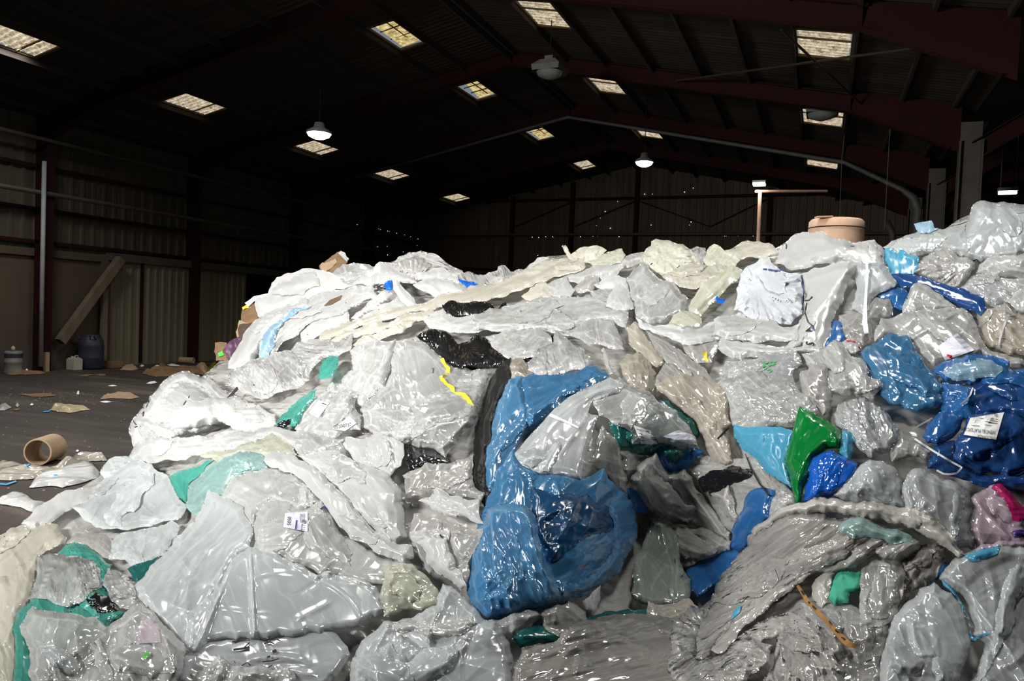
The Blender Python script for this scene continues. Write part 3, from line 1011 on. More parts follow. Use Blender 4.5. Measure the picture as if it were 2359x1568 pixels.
    if fold:
        for (ax_, ay_), (bx_, by_), hgt, wd in fold:      # one strong crease from a to b
            (ax_, ay_), (bx_, by_) = fr([(ax_, ay_), (bx_, by_)])
            ll = math.hypot(bx_ - ax_, by_ - ay_)
            t = np.clip(((u - ax_) * (bx_ - ax_) + (v - ay_) * (by_ - ay_)) / ll ** 2, 0, 1)
            e = np.hypot(u - ax_ - t * (bx_ - ax_), v - ay_ - t * (by_ - ay_))
            d -= px * hgt * np.clip(1 - e / wd, 0, 1)
    top = zsample(u, v)
    d = np.minimum(d, top - 0.004 * base / 5)
    # film lies denser where it is gathered in ridges and hems
    hp = -d / px
    lap = np.zeros_like(hp)
    lap[1:-1, 1:-1] = 4 * hp[1:-1, 1:-1] - hp[:-2, 1:-1] - hp[2:, 1:-1] - hp[1:-1, :-2] - hp[1:-1, 2:]
    gather = np.clip(np.where(lap > 0, lap, -0.35 * lap) / step * 0.9 - 0.08, 0, 1)
    gather = np.maximum(gather * (dist > step * 1.2), 0.7 * np.exp(-dist / 3.0) * np.clip(2.2 * noise(u / 22, v / 22, seed + 5) - 0.7, 0, 1))
    # heap distance grid update
    gi, gj = np.clip(((gu - U0) / CS).round().astype(int), 0, NU - 1), np.clip(((gv - V0) / CS).round().astype(int), 0, NV - 1)
    sel = ins & (gu > U0) & (gu < U0 + CS * (NU - 1)) & (gv > V0) & (gv < V0 + CS * (NV - 1))
    np.minimum.at(ZB, (gj[sel], gi[sel]), d[sel])
    idx = -np.ones(gu.shape, int)
    used = np.zeros(gu.shape, bool)
    used[:-1, :-1] |= cell; used[1:, :-1] |= cell; used[:-1, 1:] |= cell; used[1:, 1:] |= cell
    idx[used] = np.arange(used.sum())
    P = points(u[used], v[used], d[used])
    P[:, 2] = np.maximum(P[:, 2], 0.012)
    j, i = np.nonzero(cell)
    q = np.stack([idx[j, i], idx[j + 1, i], idx[j + 1, i + 1], idx[j, i + 1]], 1)
    o = mesh_obj(name, P, q.tolist(), mat, parent, True, None if parent is not None else P.mean(0))
    o.data.attributes.new('gather', 'FLOAT', 'POINT').data.foreach_set('value', gather[used].astype(np.float32))
    uvl = o.data.uv_layers.new(name='sheet')
    mp = float(px.mean())
    ua = math.radians(flow if aniso > 1.3 else rg.uniform(0, 180))
    fx_, fy_ = (u[used] - x0) * mp, (v[used] - y0) * mp
    flat = np.stack([(fx_ * math.cos(ua) + fy_ * math.sin(ua)) / max(1.0, aniso / 5.0), -fx_ * math.sin(ua) + fy_ * math.cos(ua)], 1)
    uvl.data.foreach_set('uv', flat[q.ravel()].ravel())
    if label: tag(o, label, cat, group)
    # loose folds and lips of the same film lying on it
    if folds and parent is None and area > 9000:
        ju, jv, jd = u[ins], v[ins], dist[ins]
        state = SEED[0]
        for k in range(int(min(4, 1 + area / 22000))):
            c0 = rg.choice(np.nonzero(jd > min(14, jd.max() * 0.5))[0])
            cx, cy = ju[c0], jv[c0]
            an = math.radians(flow) if aniso > 1.3 else rg.uniform(0, math.pi)
            an += rg.uniform(-0.5, 0.5)
            room = min(2.6 * jd[c0] + 16, 130)
            ln, wd_ = room * rg.uniform(0.6, 1.0), room * rg.uniform(0.16, 0.36)
            pts_, nn = [], 9
            for q_ in range(nn):
                t_ = 2 * math.pi * q_ / nn
                rr = rg.uniform(0.65, 1.15)
                a_, b_ = ln * math.cos(t_) * rr, wd_ * math.sin(t_) * rr
                pts_.append((cx + a_ * math.cos(an) - b_ * math.sin(an), cy + a_ * math.sin(an) + b_ * math.cos(an)))
            pp = np.array(pts_)
            for _ in range(7):                            # keep the lip on its own sheet
                oi_, od_, _, _ = inside_dist(pp[:, 0], pp[:, 1], poly)
                bad = ~(oi_ & (od_ > 3))
                pp[bad] = (cx, cy) + 0.78 * (pp[bad] - (cx, cy))
            pts_ = [tuple(p_) for p_ in pp]
            sheet('film_fold', mat, FULL, pts_, None, None, L=max(16, L * 0.45), amp=amp * 0.7, bulge=7, aniso=2.2, flow=math.degrees(an), jag=0.2, lift=2, rim=6, parent=o, creases=0.5)
        SEED[0] = state
    return o


def decal(name, mat, fr, verts, faces, parent, gap=0.008):
    """flat shape laid on the film"""
    p = np.array(fr(verts))
    d = zsample(p[:, 0], p[:, 1]) - gap
    return mesh_obj(name, points(p[:, 0], p[:, 1], d), faces, mat, parent, False)


def patch(name, mat, fr, quad, parent, n=10, gap=0.008, label=None):
    """four-cornered sticker following the film"""
    a, b, c, d = [np.array(p, float) for p in quad]
    vs = [tuple((a * (1 - s) + b * s) * (1 - t) + (d * (1 - s) + c * s) * t) for t in np.linspace(0, 1, n) for s in np.linspace(0, 1, n)]
    fs = [(j * n + i, (j + 1) * n + i, (j + 1) * n + i + 1, j * n + i + 1) for j in range(n - 1) for i in range(n - 1)]
    o = decal(name, mat, fr, vs, fs, parent, gap)
    if label: o['label'] = label
    return o


def ribbon2d(pts, w):
    """polyline to a strip; w one width or a list"""
    P = [np.array(pts[0], float)]
    ws = [w] * len(pts) if not isinstance(w, (list, tuple)) else list(w)
    W2 = [ws[0]]
    for i in range(len(pts) - 1):
        a, b = np.array(pts[i], float), np.array(pts[i + 1], float)
        n = max(1, int(math.hypot(*(b - a)) / 14))
        for k in range(1, n + 1):
            P.append(a + (b - a) * k / n); W2.append(ws[i] + (ws[i + 1] - ws[i]) * k / n)
    vs, fs = [], []
    for i, p in enumerate(P):
        t = P[min(i + 1, len(P) - 1)] - P[max(i - 1, 0)]
        t = t / (math.hypot(*t) + 1e-9)
        nn = np.array([-t[1], t[0]]) * W2[i] / 2
        vs += [tuple(p + nn), tuple(p - nn)]
    for i in range(len(P) - 1): fs.append((2 * i, 2 * i + 1, 2 * i + 3, 2 * i + 2))
    return vs, fs


def stroke(name, mat, fr, pts, w, parent, gap=0.007, label=None):
    vs, fs = ribbon2d(pts, w)
    o = decal(name, mat, fr, vs, fs, parent, gap)
    if label: o['label'] = label
    return o


def strap(name, mat, fr, pts, w, label, cat, lift=0.03, thick=0.006, parent=None):
    """loose band lying over the film, with thickness"""
    vs, fs = ribbon2d(pts, w)
    p = np.array(fr(vs))
    d = zsample(p[:, 0], p[:, 1])
    d = np.convolve(np.pad(d, 4, mode='edge'), np.ones(9) / 9, 'valid') - lift
    A, B = points(p[:, 0], p[:, 1], d), points(p[:, 0], p[:, 1], d + thick)
    n = len(A)
    F2 = list(fs) + [tuple(i + n for i in f[::-1]) for f in fs]
    m = n // 2
    for i in range(m - 1):
        F2 += [(2 * i, 2 * i + 2, 2 * i + 2 + n, 2 * i + n), (2 * i + 1, 2 * i + 1 + n, 2 * i + 3 + n, 2 * i + 3)]
    o = mesh_obj(name, np.vstack([A, B]), F2, mat, parent, False, None if parent is not None else A.mean(0))
    if label and cat: tag(o, label, cat)
    elif label: o['label'] = label
    return o


def lettering(name, mat, fr, text, org, size, ang, parent, squash=1.0, gap=0.010, mirror=False):
    """printed characters on the film; org = start of the base line"""
    cu = bpy.data.curves.new(name, 'FONT')
    cu.body = text
    cu.size = size
    cu.resolution_u = 2
    ob = bpy.data.objects.new(name, cu)
    COL.objects.link(ob)
    me = ob.to_mesh()
    c, s = math.cos(math.radians(ang)), math.sin(math.radians(ang))
    vs = []
    for q in me.vertices:
        x, y = q.co.x * squash * (-1 if mirror else 1), -q.co.y
        vs.append((org[0] + x * c - y * s, org[1] + x * s + y * c))
    fs = [tuple(p.vertices) for p in me.polygons]
    ob.to_mesh_clear()
    bpy.data.objects.remove(ob)
    bpy.data.curves.remove(cu)
    return decal(name, mat, fr, vs, fs, parent, gap)


def barcode(name, mat, fr, a, b, h, parent, n=22, seed=1):
    """bars between a and b, of height vector h"""
    rg = random.Random(seed)
    a, b, h = np.array(a, float), np.array(b, float), np.array(h, float)
    vs, fs, t = [], [], 0.0
    while t < 1:
        w = rg.choice((0.012, 0.02, 0.034))
        p, q = a + (b - a) * t, a + (b - a) * min(1, t + w)
        k = len(vs)
        vs += [tuple(p), tuple(q), tuple(q + h), tuple(p + h)]
        fs.append((k, k + 1, k + 2, k + 3))
        t += w + rg.choice((0.015, 0.025, 0.04))
    return decal(name, mat, fr, vs, fs, parent, 0.010)


# film kinds
WHITE = film('white_opaque_film', (0.77, 0.77, 0.76), 1.0, 0.2, 0.4, 1.1, 9, 0.3, 0, color2=(0.69, 0.69, 0.68))
BLUEWHITE = film('white_film_bluish', (0.84, 0.89, 0.96), 0.97, 0.22, 0.35, 1.0, 10, 0.2, 0.05)
MILKY = film('milky_film', (0.90, 0.905, 0.895), 0.64, 0.13, 0.45, 1.3, 12, 0.3, 0.22)
MILKYB = film('milky_bluish_film', (0.84, 0.895, 0.905), 0.55, 0.13, 0.45, 1.3, 12, 0.3, 0.22)
SHEER = film('sheer_milky_film', (0.82, 0.86, 0.87), 0.38, 0.13, 0.45, 1.3, 12, 0.3, 0.18)
CLEAR = film('clear_film', (0.90, 0.905, 0.895), 0.32, 0.09, 0.45, 1.7, 15, 0.45, 0.26)
CRINKLE = film('crinkled_stretch_film', (0.90, 0.90, 0.89), 0.38, 0.10, 0.45, 2.2, 30, 0.85, 0.3)
CREAM = film('cream_stretch_film', (0.90, 0.86, 0.74), 0.74, 0.13, 0.45, 1.4, 22, 0.6, 0.2)
LIME = film('pale_lime_film', (0.85, 0.865, 0.70), 0.72, 0.12, 0.45, 1.4, 22, 0.55, 0.2)
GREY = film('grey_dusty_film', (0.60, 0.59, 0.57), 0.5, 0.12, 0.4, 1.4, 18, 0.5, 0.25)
TAUPE = film('taupe_dusty_film', (0.64, 0.585, 0.505), 0.6, 0.12, 0.4, 1.4, 18, 0.55, 0.22)
DIRTY = film('dirty_cream_film', (0.80, 0.77, 0.70), 0.95, 0.16, 0.35, 1.4, 22, 0.55, 0.05, dirt=((0.12, 0.085, 0.05), 11.0, 0.68))
SILVER = film('silvery_stretch_film', (0.66, 0.635, 0.60), 0.74, 0.10, 0.35, 2.4, 60, 1.1, 0.2, dirt=((0.13, 0.10, 0.07), 9.0, 0.71))
ROLLGREY = film('dusty_shaded_roll_film', (0.36, 0.345, 0.32), 0.85, 0.11, 0.3, 1.9, 40, 0.9, 0.15, dirt=((0.13, 0.10, 0.07), 9.0, 0.71))  # dusty film, darker than SILVER: shade at the bottom put into its colour
BUBBLE = film('bubble_wrap', (0.72, 0.75, 0.76), 0.48, 0.09, 0.4, 1.8, 36, 1.2, 0.2)
BLUE = film('blue_film', (0.085, 0.285, 0.53), 0.76, 0.14, 0.4, 1.3, 13, 0.4, 0.16, color2=(0.055, 0.21, 0.43))
BLUESHEER = film('sheer_blue_film', (0.14, 0.36, 0.60), 0.5, 0.13, 0.4, 1.4, 12, 0.4, 0.16, color2=(0.06, 0.28, 0.58))
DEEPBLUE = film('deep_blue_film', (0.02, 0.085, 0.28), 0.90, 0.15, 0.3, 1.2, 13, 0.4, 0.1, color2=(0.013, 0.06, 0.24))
MIDBLUE = film('mid_blue_film', (0.03, 0.17, 0.47), 0.88, 0.17, 0.35, 1.1, 13, 0.4, 0.1, color2=(0.02, 0.12, 0.38))
ROYAL = film('bright_blue_film', (0.01, 0.16, 0.80), 0.95, 0.14, 0.3, 1.3, 26, 0.7, 0.05)
SKYBLUE = film('sky_blue_film', (0.10, 0.46, 0.72), 0.88, 0.22, 0.35, 0.9, 9, 0.2, 0.1)
PALEBLUE = film('pale_blue_film', (0.42, 0.66, 0.88), 0.72, 0.15, 0.35, 1.3, 13, 0.35, 0.15)
TEAL = film('teal_film', (0.09, 0.46, 0.38), 0.74, 0.15, 0.4, 1.2, 14, 0.35, 0.15)
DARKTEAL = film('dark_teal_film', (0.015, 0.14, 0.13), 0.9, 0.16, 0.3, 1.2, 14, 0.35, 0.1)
AQUA = film('aqua_tinted_film', (0.50, 0.76, 0.73), 0.62, 0.13, 0.4, 1.5, 15, 0.4, 0.2)
GREEN = film('green_film', (0.0, 0.26, 0.045), 1.0, 0.18, 0.2, 1.0, 10, 0.25, 0)
MINT = film('mint_paper', (0.10, 0.62, 0.42), 1.0, 0.5, 0.2, 0.4, 16, 0.4, 0)
BLACK = film('black_film', (0.010, 0.010, 0.011), 1.0, 0.13, 0.05, 1.8, 24, 0.8, 0)
BLACKMATT = film('black_matt_film', (0.009, 0.008, 0.0075), 1.0, 0.3, 0.05, 0.4, 24, 0.7, 0)
PINKY = film('pink_tinted_film', (0.72, 0.56, 0.66), 0.66, 0.14, 0.4, 1.4, 14, 0.35, 0.15)
MAGENTA = film('magenta_film', (0.62, 0.02, 0.19), 0.9, 0.2, 0.4, 1.0, 14, 0.35, 0.1)
NETTING = film('dirty_net_film', (0.42, 0.40, 0.37), 0.8, 0.3, 0.3, 0.8, 30, 0.9, 0.2, dirt=((0.07, 0.05, 0.035), 14.0, 0.52))
CARD = dull('brown_cardboard', (0.19, 0.115, 0.06), (0.12, 0.07, 0.035), 5, 0.85, 0.1)
CARDPALE = dull('pale_cardboard', (0.33, 0.235, 0.15), (0.25, 0.17, 0.105), 5, 0.85)
PAPER = dull('white_sticker', (0.80, 0.80, 0.80), (0.72, 0.72, 0.72), 4, 0.5)
PAPERL = dull('lilac_white_sticker', (0.70, 0.70, 0.80), (0.62, 0.62, 0.72), 4, 0.5)
INK = dull('black_ink', (0.015, 0.015, 0.02), None, 4, 0.6)
BLUEINK = dull('blue_ink', (0.01, 0.03, 0.18), None, 4, 0.5)
GREENINK = dull('green_ink', (0.03, 0.35, 0.09), None, 4, 0.5)
REDINK = dull('red_ink', (0.5, 0.01, 0.02), None, 4, 0.5)
YELLOW = dull('yellow_tape', (0.78, 0.66, 0.02), (0.7, 0.58, 0.02), 4, 0.4)
STRAPW = dull('white_band', (0.72, 0.74, 0.76), (0.62, 0.64, 0.66), 6, 0.4)
BLUEBAND = dull('blue_band', (0.05, 0.30, 0.75), None, 4, 0.4)
RUST = dull('rust_stain', (0.50, 0.20, 0.03), (0.36, 0.12, 0.02), 20, 0.7)
SEAM = dull('white_seam', (0.80, 0.80, 0.82), None, 6, 0.4)

# compressed film under the separate pieces; shade of the gaps put into its grey
_sil = [(-120, 1800), (-120, 1300), (10, 1250), (150, 1170), (260, 1080), (330, 1020), (330, 930), (450, 880), (540, 800), (600, 710), (650, 660), (760, 625), (870, 615), (930, 590), (1010, 600), (1080, 640), (1180, 640),
        (1260, 590), (1360, 580), (1450, 600), (1500, 570), (1600, 585), (1780, 575), (1830, 545), (1990, 570), (2060, 590), (2120, 560), (2220, 500), (2270, 480), (2480, 480), (2900, 520), (2900, 1800)]


def heap_core():
    step = 8.0
    poly = outline(_sil, random.Random(3), 0.03)
    nx, ny = int(3040 / step), int(1370 / step)
    gu, gv = np.meshgrid(-130 + step * np.arange(nx), 450 + step * np.arange(ny))
    ins, dist, qx, qy = inside_dist(gu, gv, poly)
    cell = ins[:-1, :-1] | ins[1:, :-1] | ins[:-1, 1:] | ins[1:, 1:]
    u, v = np.where(ins, gu, qx), np.where(ins, gv, qy)
    base = np.clip(heap_depth(np.clip(u, -150, 2500), np.clip(v, 400, 1680)), 2.6, 14)
    d = base * (1 + 0.05 - 0.030 * crumple(u, v, 4, 60) + 0.03 * np.exp(-np.where(ins, dist, 0) / 12))
    used = np.zeros(gu.shape, bool)
    used[:-1, :-1] |= cell; used[1:, :-1] |= cell; used[:-1, 1:] |= cell; used[1:, 1:] |= cell
    idx = -np.ones(gu.shape, int)
    idx[used] = np.arange(used.sum())
    P = points(u[used], v[used], d[used])
    P[:, 2] = np.maximum(P[:, 2], 0.01)
    j, i = np.nonzero(cell)
    q = np.stack([idx[j, i], idx[j + 1, i], idx[j + 1, i + 1], idx[j, i + 1]], 1).tolist()
    # the far side of the heap falls away to the floor
    cnt = {}
    for f in q:
        for a, b in zip(f, f[1:] + f[:1]): cnt[(a, b)] = cnt.get((a, b), 0) + 1
    V = P.tolist()
    low = {}
    for (a, b) in list(cnt):
        if (b, a) not in cnt:
            for k in (a, b):
                if k not in low:
                    p = np.array(V[k]); away = p - _eye; away[2] = 0; away /= np.linalg.norm(away)
                    e = p + away * (0.4 + p[2] * 1.3); e[2] = 0.0
                    low[k] = len(V); V.append(e.tolist())
            q.append([b, a, low[a], low[b]])
    core = mesh_obj('film_tangle', V, q, film('tangled_film', (0.44, 0.43, 0.41), 1.0, 0.2, 0.15, 1.2, 16, 0.7, 0.2), None, True)
    uvl = core.data.uv_layers.new(name='sheet')
    VV = np.array(V)
    li = np.zeros(len(core.data.loops), np.int32)
    core.data.loops.foreach_get('vertex_index', li)
    uvl.data.foreach_set('uv', (VV[li][:, [0, 2]] + VV[li][:, [1, 1]] * 0.4).ravel())
    return tag(core, 'compressed tangle of film filling the heap, greyed to darken the gaps', 'plastic film', None, 'stuff')


heap_core()
# ------------------------------------------------------------------ the pieces, from the back of the heap to the front
S = sheet
PB, PS, FS = 'plastic bag', 'plastic sheet', 'plastic film'

# --- waste paper and card tipped behind the left shoulder
R3 = Crop(0, 250, 2.413)
S('cardboard_box', CARD, R3, [(1345, 1120), (1440, 1065), (1480, 1090), (1440, 1200), (1380, 1230), (1340, 1180)], 'brown torn cardboard box leaning behind the white sheet edge', 'cardboard box', L=22, amp=9, bulge=8, folds=False)
S('cardboard_box', CARD, R3, [(1195, 1300), (1260, 1300), (1265, 1400), (1200, 1400)], 'small upright cardboard box far behind the left shoulder', 'cardboard box', L=22, amp=9, bulge=8, folds=False)
S('waste_paper', PAPERL, R3, [(1360, 1080), (1470, 1030), (1510, 1020), (1450, 1060), (1380, 1100)], 'crumpled grey paper topmost on the torn cardboard box', 'paper', L=22, amp=9, bulge=8, folds=False)
S('yellow_wrapper', YELLOW, R3, [(1345, 1105), (1370, 1090), (1385, 1105), (1350, 1120)], 'yellow scrap on the torn cardboard box', 'wrapper', L=22, amp=9, bulge=8, folds=False)
S('green_wrapper', dull('neon_green', (0.05, 0.6, 0.05), None, 4, 0.5), R3, [(1210, 1360), (1235, 1345), (1245, 1370), (1215, 1380)], 'neon green scrap by the small upright cardboard box', 'wrapper', L=22, amp=9, bulge=8, folds=False)
S('waste_paper', CARDPALE, R3, [(1310, 1240), (1330, 1175), (1400, 1200), (1390, 1260), (1330, 1300)], 'pale brown paper below the torn cardboard box', 'paper', L=22, amp=9, bulge=8, folds=False)
S('waste_film', film('plum_film', (0.10, 0.04, 0.09), 1.0, 0.25, 0.1, 1, 14, 0.4, 0), R3, [(1240, 1340), (1320, 1270), (1400, 1270), (1340, 1340), (1270, 1400)], 'dark plum film behind the white sheet edge', FS, L=22, amp=9, bulge=8, folds=False)
S('waste_paper', dull('dark_brown_paper', (0.06, 0.035, 0.025), None, 4, 0.8), R3, [(1330, 1200), (1420, 1190), (1440, 1260), (1330, 1310)], 'dark brown waste paper under the pale brown paper', 'paper', L=22, amp=9, bulge=8, folds=False)

# --- crest, left shoulder
cbx = S('cardboard_box', CARD, C4, [(985, 185), (1060, 130), (1130, 82), (1188, 130), (1180, 160), (1110, 235), (1040, 240), (1000, 220)], 'crushed brown cardboard box sticking up behind the white sheets on the crest', 'cardboard box', aniso=5, flow=-40, L=40, amp=14, lift=8)
S('torn_flap', CARDPALE, C4, [(990, 180), (1010, 160), (1060, 150), (1100, 130), (1110, 160), (1070, 200), (1020, 225)], None, None, L=22, amp=10, aniso=4, flow=-35, parent=cbx)
S('paper_liner', WHITE, C4, [(1118, 98), (1135, 80), (1165, 95), (1192, 135), (1178, 158), (1150, 130)], None, None, L=22, amp=8, parent=cbx)
S('plastic_sheet', CLEAR, C4, [(1075, 235), (1150, 172), (1300, 170), (1400, 185), (1420, 240), (1300, 330), (1170, 330), (1070, 280)], 'dull clear sheet on the crest right of the crushed cardboard box', PS)
S('stretch_film', CRINKLE, C4, [(1470, 175), (1530, 120), (1600, 90), (1680, 80), (1730, 95), (1790, 108), (1840, 150), (1900, 190), (1960, 215), (1995, 262), (1900, 290), (1700, 300), (1600, 280), (1500, 230)],
  'sparkling clear stretch film crowning the white sheets at the crest', FS, L=30, amp=8, bulge=22)
S('plastic_sheet', GREY, C4, [(1490, 185), (1560, 140), (1640, 115), (1700, 130), (1790, 190), (1720, 240), (1640, 300), (1560, 280)], 'gathered grey pleats under the sparkling film on the crest', PS, tie=(1620, 300, 30), amp=14)
S('plastic_sheet', WHITE, C4, [(1650, 240), (1740, 205), (1830, 180), (1870, 230), (2000, 262), (1990, 330), (1880, 290), (1765, 275), (1660, 280)], 'white sheet corner with a black mark, topmost on the right of the pleats', PS, L=90, amp=7)
S('stretch_film', CRINKLE, C5, [(-160, 640), (-60, 610), (60, 640), (90, 615), (160, 600), (165, 570), (220, 560), (280, 620), (330, 590), (385, 605), (390, 650), (200, 720), (0, 740), (-150, 720)],
  'sparkling clear film on the crest between the white sheets and the milky dome', FS, L=30, amp=8)
S('plastic_sheet', WHITE, C4, [(560, 400), (640, 385), (665, 300), (750, 240), (850, 215), (960, 205), (1060, 225), (1140, 280), (1210, 320), (1100, 340), (960, 390), (820, 460), (700, 520), (600, 560), (558, 480)],
  'big white opaque sheet draped over the left shoulder of the heap', PS, L=75, amp=10, flow=-25, aniso=2.5, bulge=18)
w = S('plastic_sheet', WHITE, C4, [(1210, 310), (1300, 230), (1400, 155), (1470, 160), (1570, 240), (1660, 300), (1560, 300), (1480, 290), (1440, 310), (1350, 320)], 'white folded sheet rising to a point below the grey pleats', PS, L=60, aniso=2.5, flow=-35)
S('plastic_sheet', WHITE, C4, [(1620, 310), (1700, 270), (1760, 262), (1900, 280), (1990, 315), (2000, 355), (1880, 400), (1760, 390), (1680, 350)], 'white sheet with a faint black print beside the blue scrap on the crest', PS, L=70, amp=9)
S('film_scrap', ROYAL, C4, [(1428, 310), (1445, 285), (1485, 280), (1490, 345), (1440, 350)], 'small bright blue scrap under the pointed white sheet', FS, L=24)
S('film_scrap', ROYAL, C4, [(1930, 270), (2000, 290), (2062, 305), (2055, 332), (2000, 338), (1940, 292)], 'small bright blue scrap at the right end of the white sheets', FS, L=24)
S('plastic_sheet', WHITE, C4, [(860, 640), (980, 540), (1080, 500), (1180, 470), (1195, 560), (1130, 600), (980, 660), (870, 720)], 'white sheet with rust specks under the cream band', PS, L=60, amp=8)
S('plastic_sheet', WHITE, C4, [(600, 520), (720, 470), (900, 390), (950, 450), (760, 560), (680, 620), (600, 760), (540, 840), (470, 880), (370, 880), (370, 840), (440, 720), (520, 590)],
  'white opaque sheet hanging down the left edge of the heap', PS, L=60, aniso=3, flow=-55, amp=12, bulge=18)
cs = S('plastic_sheet', MILKY, C4, [(600, 590), (700, 520), (900, 410), (1050, 350), (1200, 325), (1350, 310), (1390, 390), (1250, 450), (1180, 490), (1000, 540), (850, 650), (720, 730), (640, 810), (590, 770)],
       'milky sheet with orange rust stains across the left shoulder', PS, L=80, aniso=2, flow=-30, amp=9)
S('plastic_sheet', WHITE, C4, [(1200, 540), (1240, 500), (1320, 430), (1430, 345), (1490, 372), (1400, 450), (1330, 490), (1250, 548)], 'narrow white fold pointing up to the blue scrap', PS, L=60, aniso=3, flow=-40)
S('plastic_sheet', WHITE, C4, [(1280, 530), (1400, 450), (1520, 390), (1650, 450), (1500, 500), (1400, 530)], 'rust specked white fold lying along the cream band', PS, L=60, aniso=3, flow=-30)
S('plastic_sheet', WHITE, C4, [(1465, 185), (1500, 230), (1540, 300), (1600, 370), (1650, 445), (1600, 455), (1530, 405), (1490, 340), (1470, 260)], 'white strip falling from the crest past the blue scrap', PS, L=50, aniso=3, flow=60, amp=8)
S('film_strip', PALEBLUE, C4, [(945, 445), (850, 470), (740, 540), (650, 600), (600, 680), (580, 805), (645, 800), (690, 700), (720, 610), (800, 530), (900, 480)], 'pale blue translucent strip curving down the left shoulder', FS, L=40, amp=7)
for k, pts in enumerate(([(1020, 455), (1060, 415), (1145, 380), (1130, 410), (1070, 445)], [(1150, 440), (1165, 415), (1185, 425), (1178, 450)], [(1365, 490), (1385, 455), (1420, 470), (1400, 500)], [(880, 640), (930, 620), (940, 650), (890, 680)])):
    vs = C4(pts)
    decal('rust_stain', film('rust_stain_%d' % k, (0.62, 0.30, 0.07), 0.45, 0.2, 0.2, 1, 30, 0.3, 0.6) if k == 0 else RUST, C4,
          pts if k == 0 else [(sum(p[0] for p in pts) / len(pts) + q[0] * 7, sum(p[1] for p in pts) / len(pts) + q[1] * 5) for q in ((1, 0), (0.3, 1), (-1, 0.4), (-0.5, -1))], [tuple(range(len(pts) if k == 0 else 4))], cs)
# --- crest, middle
S('plastic_sheet', WHITE, C5, [(380, 620), (420, 550), (480, 500), (570, 497), (610, 560), (520, 650), (400, 680)], 'small white dome of film at the crest, left of the upright flap', PS, bulge=22)
S('plastic_sheet', CREAM, C5, [(740, 480), (820, 420), (890, 412), (960, 400), (1040, 440), (970, 520), (860, 550), (770, 560)], 'cream rounded sheet on the crest right of the upright flap', PS, L=50)
S('plastic_sheet', CLEAR, C5, [(1140, 545), (1160, 495), (1230, 470), (1350, 455), (1370, 530), (1200, 580)], 'low clear sheet on the crest left of the round milky bag', PS)
S('stretch_film', CRINKLE, C5, [(1680, 440), (1760, 408), (1830, 420), (1860, 500), (1780, 580), (1700, 560)], 'low clear film on the crest right of the round milky bag', FS)
S('stretch_film', LIME, C5, [(860, 530), (1000, 470), (1100, 440), (1160, 425), (1192, 480), (1150, 540), (1040, 570), (940, 580)], 'pale crumpled film with a squared tip on the crest', FS, L=34)
S('plastic_bag', LIME, C5, [(1330, 520), (1350, 430), (1400, 400), (1392, 370), (1430, 348), (1560, 370), (1650, 390), (1720, 440), (1765, 520), (1730, 600), (1600, 640), (1480, 645), (1390, 600)],
  'round pale lime milky bag standing highest on the middle crest', PB, tie=(1500, 480, 22), bulge=34, amp=12)
S('stretch_film', CREAM, C5, [(1960, 450), (2080, 400), (2265, 368), (2340, 380), (2390, 420), (2400, 470), (2330, 500), (2200, 490), (2050, 520)], 'glassy cream film arching over the crest in front of the lamp post', FS, L=44, aniso=2.5, flow=-10, bulge=24)
S('stretch_film', LIME, C5, [(1810, 520), (1840, 440), (1900, 388), (1970, 430), (2030, 470), (2110, 520), (2070, 580), (1950, 570), (1860, 590)], 'pale lime crumpled bag tip on the crest left of the glassy arch', FS, L=36, bulge=24)
S('film_strip', CREAM, C5, [(683, 415), (705, 398), (735, 450), (770, 500), (800, 570), (755, 530), (705, 465)], 'upright cream flap of film standing on the crest', FS, L=40, amp=5, lift=6)
S('plastic_sheet', MILKY, C5, [(690, 650), (780, 610), (860, 590), (1000, 560), (1190, 555), (1110, 650), (960, 670), (820, 720), (720, 690)], 'puckered milky sheet below the squared crest tip', PS, L=36)
S('stretch_film', CREAM, C5, [(1480, 650), (1600, 600), (1760, 560), (1900, 550), (2070, 600), (1910, 730), (1700, 750), (1560, 710)], 'cream crinkled stretch film below the round milky bag', FS, L=30, amp=9)
S('stretch_film', CREAM, C5, [(1500, 620), (1640, 560), (1760, 540), (1840, 560), (1780, 640), (1640, 660)], 'small cream crinkled film tucked under the pale lime bag tip', FS, L=26)
S('plastic_sheet', GREY, C5, [(770, 745), (830, 690), (900, 640), (985, 628), (975, 695), (905, 770), (800, 780)], 'grey translucent fold below the crest flap', PS, aniso=3, flow=-50, L=50)
S('plastic_sheet', WHITE, C5, [(930, 715), (1020, 650), (1130, 640), (1190, 665), (1110, 750), (980, 750)], 'white fold right of the grey translucent fold', PS, aniso=2, flow=-30)
S('plastic_sheet', MILKY, C5, [(550, 710), (640, 670), (720, 648), (785, 760), (750, 820), (600, 840)], 'square milky panel right of the tilted cream panel', PS, L=80, amp=7)
S('plastic_sheet', CREAM, C5, [(350, 810), (450, 720), (545, 665), (605, 790), (570, 850), (390, 840)], 'tilted cream panel lying on the long cream band', PS, L=80, amp=7)
S('stretch_film', CRINKLE, C5, [(900, 770), (1000, 740), (1110, 760), (1120, 860), (1040, 900), (930, 860)], 'small glittering film left of the sharp topped clear bag', FS, L=30)
